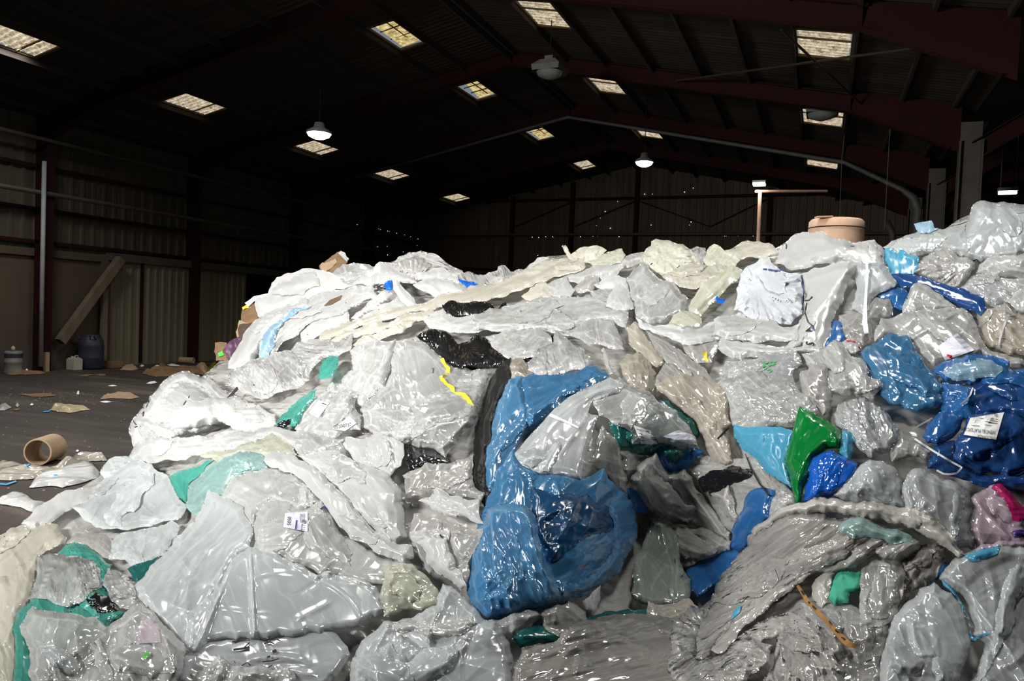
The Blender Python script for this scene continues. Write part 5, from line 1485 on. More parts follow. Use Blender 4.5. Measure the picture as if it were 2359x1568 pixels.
S('film_strip', BLACKMATT, Z4, [(880, 130), (950, 40), (1010, 10), (990, 90), (1012, 165), (960, 245), (912, 345), (875, 480), (845, 620), (805, 760), (785, 900), (802, 1080), (855, 1150), (800, 1295), (748, 1200), (700, 1105), (688, 980), (690, 850), (708, 680), (740, 520), (770, 380), (820, 240)],
  'long black strip hanging down left of the blue bag', FS, L=22, aniso=7, flow=105, amp=10, bulge=14)
inn = S('plastic_bag', BLUE, FULL, [(1182, 1031), (1200, 1060), (1245, 1085), (1339, 1098), (1391, 1078), (1421, 1122), (1448, 1149), (1465, 1185), (1467, 1220), (1455, 1265), (1430, 1310), (1390, 1350), (1340, 1375), (1303, 1392), (1240, 1402), (1150, 1430), (1113, 1424), (1090, 1395), (1075, 1360), (1085, 1275), (1100, 1210), (1120, 1150), (1140, 1090)],
        'big sheer blue bag gaping open at the centre of the heap', PB, L=64, amp=13, bulge=20)
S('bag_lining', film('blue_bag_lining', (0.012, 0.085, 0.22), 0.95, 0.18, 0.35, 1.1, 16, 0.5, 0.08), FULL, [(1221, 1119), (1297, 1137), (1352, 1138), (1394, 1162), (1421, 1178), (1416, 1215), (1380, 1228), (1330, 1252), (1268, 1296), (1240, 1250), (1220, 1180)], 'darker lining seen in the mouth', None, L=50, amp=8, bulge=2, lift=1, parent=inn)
S('bag_front', BLUESHEER, Z5, [(820, 80), (1000, 40), (1180, 60), (1260, 190), (1290, 350), (1360, 560), (1440, 740), (1515, 830), (1515, 905), (1360, 920), (1200, 945), (1000, 990), (850, 1035), (790, 1020), (700, 900), (655, 720), (685, 480), (740, 260)],
  None, None, L=60, amp=15, aniso=1.6, flow=75, bulge=16, parent=inn)
S('bag_rim', BLUE, Z5, [(1500, 880), (1440, 750), (1560, 720), (1700, 670), (1830, 560), (1910, 460), (1930, 300), (1880, 60), (1960, 0), (2080, 0), (2128, 200), (2132, 330), (2060, 450), (1960, 650), (1750, 805)], None, None, L=36, amp=10, bulge=16, parent=inn)
mf = S('plastic_sheet', SHEER, Z4, [(1035, 820), (1130, 710), (1330, 490), (1500, 340), (1680, 250), (1840, 178), (1965, 240), (1920, 305), (1800, 340), (1690, 380), (1655, 480), (1745, 500), (1695, 640), (1645, 890), (1600, 1032), (1430, 990), (1250, 985), (1100, 915)],
       'milky sheet with a white sealed seam lying across the blue bag', PS, L=120, amp=10, bulge=12, jag=0.03, fold=[((1690, 380), (1650, 490), 6, 6), ((1650, 490), (1420, 820), 8, 12)])
stroke('sealed_seam', SEAM, Z4, [(1335, 492), (1450, 540), (1580, 600)], [26, 20, 14], mf)

# --- left of centre
S('plastic_bag', CLEAR, C4, [(1120, 1010), (1220, 880), (1190, 750), (1400, 690), (1510, 680), (1490, 850), (1440, 1010), (1290, 1140), (1200, 1110), (1050, 1290), (820, 1290), (950, 1070), (1080, 970)], 'clear bag carrying a barcode sticker, left of the yellow taped bag', PB, L=80, bulge=20)
S('stretch_film', CRINKLE, C4, [(840, 700), (920, 680), (1000, 680), (1120, 700), (1220, 640), (1210, 740), (1120, 800), (1020, 810), (960, 860), (920, 950), (850, 880), (770, 780)], 'clear crinkled film behind the small teal scrap', FS, L=34)
S('bubble_wrap', CRINKLE, C4, [(370, 930), (420, 880), (560, 815), (680, 770), (780, 755), (860, 800), (905, 860), (880, 920), (935, 960), (860, 1010), (760, 1030), (640, 1085), (480, 1050), (400, 1000)], 'glittering clear film lying on the left bags', 'bubble wrap', L=36, amp=12, bulge=22)
S('film_scrap', TEAL, C4, [(978, 950), (990, 880), (1010, 830), (1050, 798), (1118, 800), (1112, 870), (1060, 945)], 'small teal scrap between clear films on the left slope', FS, L=30)
lbag = S('plastic_bag', CLEAR, Z1, [(1165, 720), (1180, 680), (1240, 600), (1350, 440), (1440, 340), (1530, 260), (1610, 225), (1700, 210), (1880, 258), (2000, 370), (2200, 470), (2380, 560), (2380, 720), (2000, 680), (1700, 760), (1560, 880), (1400, 960), (1255, 1010), (1245, 960), (1190, 850)],
         'big milky bag bulging out at the left foot of the heap', PB, L=90, amp=16, bulge=38)
S('white_lining', WHITE, Z1, [(1170, 770), (1240, 735), (1300, 830), (1262, 950), (1240, 962), (1190, 860)], None, None, L=60, bulge=4, parent=lbag)
for pts in ([(1200, 660), (1230, 700)], [(1215, 720), (1240, 712)], [(1280, 600), (1300, 575), (1290, 620)], [(1320, 540), (1345, 480)], [(1655, 520), (1680, 480)], [(1700, 455), (1712, 435)]):
    stroke('printed_mark', INK, Z1, pts, 8, lbag)
strap('tape_strip', INK, C4, [(370, 1085), (437, 1010)], 22, 'short straight black tape strip on the milky left bag', 'tape', 0.012, 0.004)
S('plastic_sheet', TEAL, C4, [(690, 1272), (730, 1200), (800, 1130), (900, 1060), (972, 1022), (962, 1080), (880, 1180), (830, 1275)], 'teal green strip of film beside the barcode sticker', FS, L=60, aniso=2, flow=-40, amp=8)
S('film_scrap', BLACK, C4, [(690, 1275), (730, 1235), (800, 1220), (790, 1255), (750, 1290)], 'tiny black crumpled bit at the foot of the teal strip', FS, L=20)
sb = S('plastic_bag', MILKY, C4, [(-20, 1190), (60, 1140), (120, 1100), (340, 1080), (560, 1118), (690, 1190), (700, 1260), (500, 1310), (380, 1270), (300, 1240), (100, 1290), (-10, 1290)], 'milky bag with a folded crease below the black tape strip', PB, L=80, bulge=22)
b1 = patch('sticker', PAPERL, C4, [(918, 1180), (988, 1094), (1056, 1116), (984, 1216)], sb, 8, 0.03)
sb2 = S('plastic_sheet', CLEAR, C4, [(820, 1290), (920, 1200), (1040, 1080), (1180, 990), (1260, 1060), (1230, 1130), (1280, 1200), (1270, 1300), (1100, 1350), (900, 1330)], 'clear sheet with the serial number slip on its right', PS, L=80)
patch('sticker', PAPERL, C4, [(918, 1180), (988, 1094), (1056, 1116), (984, 1216)], sb2, 8, 0.008, 'white sticker with a barcode')
barcode('barcode', INK, C4, (975, 1140), (955, 1190), (55, 20), sb2, seed=5)
stroke('sticker_print', INK, C4, [(985, 1108), (1040, 1126)], 6, sb2, 0.014)
patch('serial_slip', PAPER, C4, [(1080, 1290), (1195, 1203), (1243, 1250), (1165, 1306)], sb2, 8, 0.010, 'white slip with a printed serial number')
lettering('slip_print', INK, C4, '05S00737', (1090, 1290), 34, -9, sb2, 0.9, 0.016)
S('plastic_sheet', BLACK, Z4, [(55, 855), (85, 790), (120, 715), (240, 750), (380, 770), (470, 850), (520, 900), (440, 905), (270, 905), (155, 952), (105, 875)], 'black film tail below the yellow taped bag', FS, L=34, aniso=2, flow=5)
yb = S('plastic_bag', CLEAR, C4, [(1265, 1160), (1340, 1080), (1440, 1000), (1480, 810), (1510, 690), (1650, 690), (1780, 770), (1850, 840), (1960, 890), (2070, 880), (2140, 900), (2100, 1060), (2065, 1200), (2000, 1300), (1920, 1400), (1850, 1490), (1770, 1425), (1560, 1395), (1400, 1360), (1290, 1280)],
       'big clear bag with a crooked strip of yellow tape', PB, L=84, amp=17, bulge=40)
strap('yellow_tape', YELLOW, C4, [(1822, 812), (1838, 860), (1864, 880), (1860, 930), (1815, 940), (1850, 990), (1892, 1010), (1902, 1050), (1970, 1058), (1992, 1090), (2028, 1140)], [26, 30, 30, 26, 26, 30, 28, 26, 30, 40, 30], None, None, 0.012, 0.004, parent=yb)
stroke('printed_mark', INK, C4, [(1755, 880), (1765, 878), (1760, 912)], 5, yb)
# lower band of sheets
S('plastic_sheet', GREY, Z4, [(100, 1000), (300, 890), (450, 900), (560, 870), (690, 870), (705, 1100), (790, 1150), (760, 1220), (640, 1180), (400, 1130), (130, 1160)], 'grey film between the black tail and the black strip', PS, L=60)
S('plastic_sheet', MILKY, Z4, [(230, 1215), (330, 1185), (380, 1100), (450, 1130), (500, 1175), (650, 1210), (745, 1200), (785, 1410), (690, 1390), (600, 1340), (400, 1310)], 'milky sheet with a torn tip left of the black strip foot', PS, L=80)
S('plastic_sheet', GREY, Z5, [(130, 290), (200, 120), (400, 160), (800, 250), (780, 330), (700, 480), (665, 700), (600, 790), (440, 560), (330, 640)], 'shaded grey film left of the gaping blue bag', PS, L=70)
S('plastic_sheet', MILKY, Z5, [(148, 300), (260, 262), (400, 248), (515, 270), (500, 350), (400, 340), (220, 375), (150, 350)], 'milky strip with ink dots beside the torn flap', PS, L=60, amp=6)
tf = S('plastic_sheet', WHITE, Z5, [(216, 370), (280, 340), (360, 315), (480, 330), (495, 400), (545, 500), (560, 590), (625, 640), (655, 745), (600, 770), (500, 690), (380, 620), (315, 560), (310, 460)], 'white torn flap with an ink blot left of the gaping blue bag', PS, L=60, aniso=2, flow=60)
stroke('ink_blot', INK, Z5, [(425, 300), (440, 330), (450, 315)], 14, tf)
# sheets in the lower left quarter
S('plastic_sheet', AQUA, Z1, [(1900, 1000), (2100, 880), (2352, 900), (2500, 1100), (2352, 1240), (2000, 1280), (1800, 1100)], 'aqua tinted clear sheet under the lower left sheets', PS, L=70)
S('plastic_sheet', MILKY, Z3, [(-10, 150), (60, 40), (200, 20), (400, 10), (700, -30), (930, -50), (1160, -10), (1370, 20), (1300, 110), (1060, 110), (880, 10), (640, 110), (460, 130), (240, 160), (80, 200)], 'milky sheet stretched wide below the left bags', PS, L=60, aniso=4, flow=-8)
S('plastic_sheet', CLEAR, Z3, [(1040, 20), (1120, -20), (1220, 30), (1360, 60), (1370, 150), (1190, 170), (1060, 120)], 'clear small sheet left of the pleated white film', PS, L=50)
S('plastic_sheet', WHITE, Z3, [(1350, 60), (1370, 15), (1430, 25), (1500, 30), (1560, -10), (1700, 40), (1740, 60), (1720, 200), (1650, 270), (1430, 190)], 'pleated white film left of the black film tail', PS, L=34, aniso=4, flow=80)
S('plastic_sheet', LIME, Z3, [(440, 140), (540, 105), (660, 95), (800, 40), (900, -10), (1000, 50), (1060, 130), (880, 160), (740, 120), (570, 190)], 'yellowish clear fold above the aqua sheets', PS, L=60, aniso=2, flow=-20)
S('plastic_sheet', TEAL, Z1, [(1500, 1180), (1580, 1130), (1800, 1070), (1920, 1000), (1800, 1150), (1710, 1220), (1690, 1410), (1590, 1330)], 'teal film glimpsed in a gap at the left', FS, L=40)
S('plastic_sheet', MILKYB, Z1, [(900, 1130), (940, 1060), (980, 1010), (1100, 982), (1240, 1010), (1350, 1060), (1320, 1180), (1180, 1270), (1060, 1250), (960, 1210)], 'milky sheet end lying on the floor at the left foot', PS, L=60)
S('plastic_sheet', WHITE, Z1, [(190, 1590), (300, 1480), (400, 1400), (500, 1340), (620, 1285), (830, 1265), (900, 1215), (1010, 1240), (900, 1350), (700, 1440), (560, 1510), (420, 1600), (300, 1640)], 'white sheet edge with a black mark creeping over the floor', PS, L=60, aniso=2, flow=-40)
S('plastic_sheet', MILKYB, Z1, [(640, 1440), (800, 1340), (960, 1180), (1260, 1010), (1370, 1050), (1520, 1160), (1600, 1330), (1690, 1440), (1600, 1560), (1400, 1600), (1000, 1640), (760, 1560)], 'milky bluish sheet with a dirty edge on the lower left', PS, L=90, aniso=1.6, flow=-45, amp=13, bulge=18)
S('plastic_sheet', AQUA, Z3, [(350, 450), (370, 330), (450, 250), (560, 175), (740, 105), (870, 150), (880, 210), (670, 275), (600, 390), (500, 370), (480, 480), (420, 520)], 'aqua tinted clear sheet left of the clear dome', PS, L=70)
S('plastic_sheet', GREY, Z2, [(570, 380), (640, 300), (740, 260), (900, 300), (1000, 370), (970, 530), (880, 500), (740, 400)], 'dirty clear film above the teal bag', PS, L=44)
S('stretch_film', CREAM, Z2, [(-60, 440), (40, 310), (90, 245), (200, 228), (400, 200), (500, 215), (580, 330), (400, 440), (200, 590), (130, 660), (20, 820), (-60, 820)], 'cream film roll end at the left edge of the picture', FS, L=44, aniso=3, flow=-45, bulge=26)
S('plastic_sheet', CREAM, Z2, [(-60, 700), (60, 660), (140, 600), (240, 530), (330, 460), (300, 640), (270, 860), (160, 960), (130, 1300), (150, 1640), (-60, 1640)], 'cream clear sheet down the left edge of the picture', PS, L=70, aniso=2, flow=70)
S('plastic_sheet', MILKYB, Z2, [(940, 520), (960, 360), (1010, 310), (1180, 270), (1360, 240), (1480, 180), (1560, 250), (1420, 480), (1370, 500), (1150, 590), (1080, 520)], 'shiny angular film right of the dirty clear film', PS, L=60, amp=14)
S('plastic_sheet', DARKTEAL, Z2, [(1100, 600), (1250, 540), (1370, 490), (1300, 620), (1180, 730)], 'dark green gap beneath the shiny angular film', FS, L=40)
S('plastic_bag', TEAL, Z2, [(135, 1300), (130, 1040), (170, 950), (260, 880), (340, 650), (500, 460), (560, 398), (640, 368), (740, 388), (860, 480), (970, 560), (960, 700), (980, 900), (1090, 980), (930, 1120), (700, 1300), (400, 1500), (300, 1640), (140, 1640)],
  'teal green bag under clear film at the lower left', PB, L=80, amp=14, bulge=22)
S('film_scrap', BLACK, Z2, [(740, 860), (830, 800), (960, 830), (1030, 950), (900, 980), (790, 940)], 'dark knot seen in the teal bag', FS, L=30)
S('bubble_wrap', CRINKLE, Z2, [(250, 860), (290, 740), (310, 600), (330, 480), (420, 465), (500, 470), (680, 488), (800, 520), (870, 620), (880, 760), (760, 830), (600, 930), (500, 910), (380, 860)], 'crinkled clear film draped over the teal bag', 'bubble wrap', L=34, aniso=2, flow=85, amp=11, bulge=14)
S('plastic_sheet', CRINKLE, Z2, [(885, 740), (930, 590), (1010, 610), (1100, 660), (1195, 720), (1235, 830), (1270, 960), (1150, 950), (1040, 940), (950, 860)], 'silvery crinkled film right of the teal bag', FS, L=30, amp=12)
S('plastic_sheet', MILKY, Z3, [(580, 400), (620, 320), (660, 265), (760, 230), (860, 215), (1000, 245), (1120, 300), (1190, 340), (1230, 450), (1060, 500), (900, 430), (800, 510), (770, 600), (700, 460)], 'clear dome of film above the sticker bag', PB, L=90, bulge=24, amp=9)
rb = S('plastic_bag', MILKY, Z3, [(1050, 130), (1150, 120), (1320, 105), (1430, 175), (1560, 210), (1650, 255), (1720, 345), (1745, 520), (1765, 650), (1700, 720), (1500, 580), (1300, 360), (1150, 230)], 'glossy milky bag above the rolled white edge', PB, L=90, bulge=26, amp=14, aniso=1.6, flow=35)
stk = S('plastic_bag', MILKY, Z3, [(780, 580), (800, 500), (850, 445), (930, 415), (1020, 440), (1100, 480), (1220, 405), (1350, 640), (1480, 700), (1640, 790), (1790, 830), (1890, 930), (1700, 980), (1500, 960), (1200, 900), (1000, 810), (780, 730)],
        'milky bag carrying a handwritten sticker', PB, L=140, amp=8, bulge=20, creases=0.6)
patch('sticker', PAPERL, Z3, [(972, 590), (985, 500), (1128, 490), (1128, 618)], stk, 10, 0.010, 'white sticker with handwriting')
lettering('sticker_print', INK, Z3, '5050', (1020, 578), 34, -85, stk, 0.8, 0.016)
lettering('sticker_print', INK, Z3, '777@', (1110, 612), 34, -85, stk, 0.8, 0.016)
stroke('sticker_print', BLUEINK, Z3, [(1052, 602), (1058, 545)], 9, stk, 0.016)
for k in range(4): stroke('sticker_print', INK, Z3, [(1082 + k * 9, 560), (1080 + k * 9, 505)], 2.5, stk, 0.016)
stroke('printed_mark', BLUEINK, Z3, [(1210, 475), (1235, 460), (1255, 440)], 12, stk, 0.03)
stroke('printed_mark', BLUEINK, Z3, [(1235, 455), (1255, 485)], 10, stk, 0.03)
S('film_strip', WHITE, Z3, [(848, 165), (880, 120), (940, 105), (1050, 135), (1120, 180), (1195, 230), (1260, 300), (1310, 345), (1420, 470), (1500, 555), (1620, 640), (1710, 700), (1785, 700), (1802, 790), (1740, 820), (1640, 785), (1530, 720), (1400, 665), (1310, 560), (1240, 465), (1160, 370), (1090, 290), (980, 240), (890, 210)],
  'rolled glossy white edge sweeping down to the right', FS, L=50, aniso=2, flow=42, amp=11, bulge=18)
S('plastic_sheet', MILKYB, Z3, [(30, 960), (100, 880), (240, 740), (350, 600), (450, 480), (480, 400), (500, 350), (600, 400), (720, 460), (780, 600), (760, 720), (660, 800), (580, 1000), (470, 1150), (420, 1370), (350, 1380), (250, 1270), (130, 1150), (50, 1040)],
  'large smooth bluish milky sheet in the lower left', PS, L=170, amp=8, bulge=24, flow=-50, aniso=1.8, creases=0.35, folds=False)
lbm = S('plastic_sheet', MILKYB, Z3, [(300, 1450), (500, 1300), (800, 1270), (1000, 1230), (1270, 1230), (1400, 1400), (1340, 1500), (1200, 1640), (560, 1640), (320, 1560)], 'milky sheet with purple marker writing near the bottom', PS, L=140, amp=5, bulge=14, creases=0.3, folds=False)
for pts, w_ in (([(648, 1320), (690, 1310), (740, 1300)], 9), ([(655, 1370), (710, 1362), (760, 1352)], 14), ([(725, 1355), (760, 1322)], 7), ([(825, 1285), (830, 1305), (870, 1312), (890, 1280)], 8), ([(850, 1330), (890, 1320), (915, 1330)], 8), ([(905, 1385), (930, 1372)], 20),
                ([(870, 1418), (890, 1410)], 12), ([(700, 1475), (745, 1450), (765, 1470)], 7), ([(840, 1445), (900, 1440), (945, 1425)], 7), ([(770, 1520), (850, 1500), (900, 1468)], 6), ([(935, 1305), (955, 1312)], 7), ([(660, 1440), (670, 1455)], 5)):
    stroke('marker_writing', INK, Z3, pts, w_, lbm, 0.010)
S('plastic_sheet', MILKYB, Z3, [(640, 810), (690, 760), (760, 715), (830, 720), (900, 738), (970, 780), (1040, 820), (1130, 860), (1190, 895), (1230, 872), (1270, 868), (1400, 910), (1560, 965), (1610, 1030), (1650, 1110), (1510, 1185), (1270, 1245), (1000, 1285), (800, 1295), (560, 1305), (470, 1340), (420, 1375), (355, 1372), (375, 1180), (450, 1080), (530, 1000), (600, 880)],
  'large front milky sheet with sharp glossy creases', PS, L=190, amp=11, bulge=22, flow=65, aniso=2.2, creases=0.3, folds=False, fold=[((640, 830), (420, 1370), 10, 10), ((760, 720), (790, 1280), 8, 8), ((1190, 895), (1270, 870), 12, 14), ((1040, 820), (1190, 895), 10, 10), ((1270, 870), (1560, 965), 8, 7)])
S('stretch_film', CRINKLE, Z3, [(380, 1520), (520, 1450), (560, 1400), (640, 1470), (760, 1480), (900, 1500), (1000, 1470), (1060, 1560), (1040, 1640), (400, 1640)], 'crinkled clear film under the marker writing at the bottom edge', FS, L=30)
bf = S('plastic_sheet', CLEAR, Z2, [(165, 1100), (220, 1020), (280, 920), (400, 960), (520, 975), (680, 990), (830, 1015), (930, 1105), (1080, 975), (1230, 895), (1350, 1000), (1500, 1150), (1615, 1310), (1580, 1460), (1500, 1640), (260, 1640), (260, 1310)],
       'clear glossy sheet at the lower left corner over the teal bag', PS, L=90, amp=15, bulge=26)
S('glossy_fold', MILKYB, Z2, [(283, 1208), (360, 1225), (450, 1238), (540, 1280), (600, 1330), (690, 1440), (640, 1525), (500, 1455), (400, 1360), (335, 1290)], None, None, L=70, amp=8, parent=bf)
patch('faded_label', film('faded_label_film', (0.70, 0.62, 0.68), 0.5, 0.2, 0.3, 1, 14, 0.2, 0.1), Z2, [(1215, 1050), (1355, 1020), (1390, 1235), (1180, 1245)], bf, 10, 0.012, 'faded pinkish label')
patch('green_spot', film('green_spot_film', (0.16, 0.62, 0.12), 0.8, 0.2, 0.3, 1, 14, 0.2, 0.1), Z2, [(1225, 1340), (1285, 1310), (1298, 1345), (1250, 1388)], bf, 6, 0.012)
S('plastic_sheet', LIME, Z5, [(-60, 560), (100, 545), (180, 555), (300, 650), (330, 680), (420, 800), (440, 900), (270, 960), (-60, 1010)], 'yellowish clear film right of the front milky sheet', PS, L=60)
S('plastic_sheet', MILKY, Z5, [(400, 1150), (700, 1080), (900, 1040), (1010, 1010), (1260, 960), (1310, 980), (1230, 1080), (1070, 1200), (900, 1280)], 'milky film just below the blue bag hem', PS, L=60)
fb = S('plastic_bag', MILKYB, Z5, [(-380, 1700), (-340, 1400), (-200, 1180), (-60, 1050), (100, 1030), (280, 970), (395, 915), (400, 850), (450, 725), (520, 745), (610, 810), (700, 920), (800, 1035), (900, 1055), (980, 1140), (1030, 1240), (1060, 1400), (1100, 1700)],
       'big milky bag at the bottom middle with a pointed ear', PB, L=90, amp=15, bulge=30)
S('bag_twist', CRINKLE, Z5, [(-80, 1090), (100, 1055), (300, 1080), (500, 1080), (700, 1010), (760, 1060), (650, 1150), (450, 1180), (250, 1150), (60, 1140)], None, None, L=26, aniso=5, flow=5, parent=fb)

# --- front right: rolled film and its neighbours
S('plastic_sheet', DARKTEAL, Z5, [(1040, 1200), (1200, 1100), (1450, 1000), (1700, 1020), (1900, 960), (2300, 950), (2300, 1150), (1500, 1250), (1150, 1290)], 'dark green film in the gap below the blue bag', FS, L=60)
S('plastic_bag', GREY, Z5, [(1280, 1000), (1400, 910), (1540, 870), (1690, 960), (1700, 1040), (1500, 1200), (1330, 1110)], 'shaded grey bag under the hem of the blue bag', PB, L=40)
S('plastic_sheet', MILKY, Z5, [(1660, 880), (1740, 800), (1815, 740), (1810, 830), (1755, 970), (1680, 945)], 'small pleated white flap right of the blue bag hem', FS, L=30, aniso=4, flow=75)
S('plastic_sheet', TAUPE, Z8, [(-20, 780), (100, 800), (240, 760), (320, 830), (200, 900), (60, 930), (-20, 900)], 'dark brown film in the gap above the rolled film', FS, L=50)
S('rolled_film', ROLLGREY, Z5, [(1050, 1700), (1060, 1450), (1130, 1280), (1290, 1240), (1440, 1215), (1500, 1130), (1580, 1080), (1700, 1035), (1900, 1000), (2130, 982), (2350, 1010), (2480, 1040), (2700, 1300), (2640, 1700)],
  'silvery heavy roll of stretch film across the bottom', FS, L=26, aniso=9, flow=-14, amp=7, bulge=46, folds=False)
S('plastic_bag', MILKYB, Z7, [(260, 1150), (320, 1080), (390, 1010), (520, 860), (600, 815), (720, 828), (840, 900), (900, 1040), (920, 1260), (700, 1260), (500, 1220)], 'milky bag with a dark fold right of the royal blue bag', PB, L=90, bulge=30, amp=11)
S('plastic_bag', MILKYB, Z7, [(890, 1070), (930, 980), (960, 925), (1010, 893), (1110, 905), (1230, 975), (1400, 1025), (1500, 1105), (1535, 1300), (1550, 1640), (1300, 1620), (1100, 1400), (910, 1280)], 'plump milky bag between its twin and the pink bag', PB, L=90, bulge=36, amp=12, aniso=1.6, flow=70)
pk = S('plastic_bag', PINKY, Z7, [(1515, 1160), (1600, 1105), (1720, 1038), (1800, 1040), (1860, 1100), (1940, 1180), (2060, 1260), (2060, 1640), (1880, 1600), (1700, 1640), (1560, 1640), (1535, 1350)], 'pink tinted milky bag with a magenta patch', PB, L=80, bulge=30, amp=11)
S('magenta_patch', MAGENTA, Z7, [(1700, 1075), (1725, 1040), (1790, 1032), (1840, 1080), (1920, 1160), (2060, 1270), (2060, 1370), (1990, 1365), (1885, 1362), (1850, 1240), (1790, 1150)], None, None, L=60, amp=6, bulge=4, lift=1, parent=pk)
S('plastic_sheet', film('violet_film', (0.10, 0.05, 0.30), 0.8, 0.15, 0.3, 1.2, 14, 0.4, 0.1), Z8, [(2270, 350), (2310, 330), (2420, 340), (2420, 400), (2300, 380)], 'violet scrap below the pink bag', FS, L=40)
S('plastic_sheet', PINKY, Z8, [(2020, 460), (2160, 420), (2290, 385), (2420, 380), (2420, 470), (2200, 460), (2100, 500)], 'pinkish white film folded below the pink bag', PS, L=50)
S('plastic_sheet', MIDBLUE, Z8, [(1740, 620), (1800, 560), (1840, 535), (1900, 540), (1860, 620), (1780, 680)], 'mid blue scrap right of the dirty net', FS, L=40)
S('plastic_sheet', GREY, Z8, [(860, 850), (1000, 780), (1300, 820), (1500, 900), (1520, 1060), (1440, 1320), (1200, 1320), (1060, 1050), (900, 960)], 'shaded clear film under the mint paper', PS, L=60)
net = S('net_clump', NETTING, Z8, [(1560, 540), (1620, 470), (1700, 425), (1800, 420), (1870, 440), (1860, 530), (1805, 630), (1745, 690), (1660, 710), (1620, 790), (1560, 870), (1530, 760)], 'dirty grey netting caked with soil beside the rolled film', 'net', L=22, amp=12)
S('paper_wad', MINT, Z8, [(1112, 765), (1125, 700), (1140, 645), (1190, 588), (1260, 592), (1335, 590), (1335, 705), (1260, 730), (1250, 792), (1160, 805)], 'mint green crumpled paper under the arched rolled film', 'paper', L=36, amp=13, bulge=14)
S('film_strip', DIRTY, Z8, [(1015, 740), (1040, 640), (1100, 595), (1165, 595), (1125, 740), (1082, 825), (1050, 810)], 'cream folded strip left of the mint paper', FS, L=40, aniso=3, flow=-70)
S('plastic_sheet', CLEAR, Z8, [(1325, 600), (1380, 505), (1560, 515), (1610, 600), (1585, 760), (1565, 885), (1490, 925), (1400, 945), (1330, 905), (1318, 750)], 'clear film hanging below the rolled film with a blue streak', PS, L=34, aniso=4, flow=78, amp=12)
S('plastic_sheet', CLEAR, Z8, [(940, 790), (1010, 800), (1080, 828), (1190, 848), (1225, 950), (1155, 1015), (1060, 935), (980, 875)], 'small clear film under the striped tape', PS, L=40)
tp = strap('warning_tape', dull('ochre_tape', (0.42, 0.22, 0.06), (0.30, 0.14, 0.035), 8, 0.6), Z8, [(925, 680), (955, 725), (985, 775), (1060, 855), (1130, 930), (1180, 985), (1240, 1045), (1300, 1068)], [18, 24, 26, 26, 30, 34, 40, 24], 'ochre tape strip with black bars, curling down from the rolled film', 'tape', 0.035, 0.012)
for a, b in (((950, 712), (965, 738)), ((980, 765), (1000, 790)), ((1020, 808), (1040, 830)), ((1125, 905), (1140, 925)), ((1165, 960), (1185, 980)), ((1205, 1005), (1225, 1022))):
    vs, fs = ribbon2d([a, b], 12)
    p = np.array(Z8(vs))
    d = zsample(p[:, 0], p[:, 1]) - 0.045
    mesh_obj('black_bar', points(p[:, 0], p[:, 1], d), fs, INK, tp)
S('plastic_bag', MILKYB, Z8, [(1820, 640), (1860, 570), (1900, 525), (2000, 468), (2180, 425), (2300, 440), (2440, 440), (2440, 1340), (2000, 1340), (2080, 1150), (2110, 1050), (2030, 1000), (2000, 840), (1950, 730)], 'bluish milky bag at the lower right edge with sky blue patches', PB, L=100, amp=14, bulge=36)
S('film_strip', SKYBLUE, Z8, [(1975, 500), (2030, 470), (2090, 448), (2215, 428), (2190, 482), (2130, 510), (2060, 528)], 'sky blue strip on top of the lower right bag', FS, L=60, amp=5, bulge=5)
S('film_strip', SKYBLUE, Z8, [(1830, 640), (1900, 690), (1960, 780), (1990, 860), (2010, 960), (2035, 1010), (2120, 970), (2140, 985), (2040, 1040), (2005, 1030), (1985, 900), (1930, 760)], 'thin sky blue fold between the two lower right bags', FS, L=50, amp=5, bulge=5)
S('plastic_bag', MILKYB, Z8, [(1440, 1340), (1475, 1080), (1500, 960), (1540, 870), (1600, 800), (1700, 700), (1790, 660), (1900, 730), (1975, 850), (2010, 1000), (2025, 1040), (1990, 1160), (1900, 1340)], 'smooth milky bag with bright glints at the lower right', PB, L=110, amp=14, bulge=40)
S('film_twist', SILVER, Z8, [(590, 970), (680, 910), (760, 870), (870, 855), (880, 940), (800, 1010), (700, 1045), (640, 1030)], 'twisted pale film linking the spiral and the white lump', FS, L=24, aniso=5, flow=-15, bulge=18)
S('plastic_bag', SILVER, Z8, [(690, 1340), (770, 1200), (785, 1060), (830, 940), (790, 880), (860, 848), (930, 860), (980, 880), (1060, 960), (1120, 1090), (1180, 1150), (1230, 1215), (1240, 1340)], 'white lump of stretch film shaped like a hooded figure', FS, L=60, tie=(850, 880, 18), amp=10, bulge=34)
sp = S('rolled_film', SILVER, Z8, [(130, 890), (250, 805), (335, 830), (300, 1000), (285, 1120), (380, 1130), (480, 1060), (570, 980), (770, 1060), (745, 1170), (640, 1270), (500, 1340), (200, 1340), (100, 1200), (120, 1000)], 'silvery film coiled into a spiral at the bottom', FS, L=44, tie=(420, 1040, 12), amp=16, bulge=30)
S('rolled_film', SILVER, Z8, [(280, 1140), (285, 1050), (320, 900), (400, 720), (440, 620), (540, 500), (610, 430), (612, 365), (660, 330), (850, 225), (1000, 220), (1100, 225), (1200, 262), (1350, 238), (1450, 295), (1600, 325), (1705, 400), (1695, 455), (1590, 510), (1420, 490), (1300, 570), (1150, 600), (1000, 620), (800, 710), (700, 780), (540, 910), (440, 1010), (370, 1120), (320, 1150)],
  'broad silvery sheet of rolled stretch film, soil specked', FS, L=34, aniso=8, flow=-33, amp=9, bulge=30)
S('film_tail', SILVER, Z8, [(380, 1090), (420, 1010), (480, 940), (540, 865), (620, 800), (700, 755), (840, 675), (1010, 605), (960, 660), (880, 720), (800, 775), (720, 850), (640, 910), (520, 1040), (430, 1115)], 'silvery tail of film falling from the rolled film to the spiral', FS, L=24, aniso=9, flow=-42, amp=6, bulge=14)
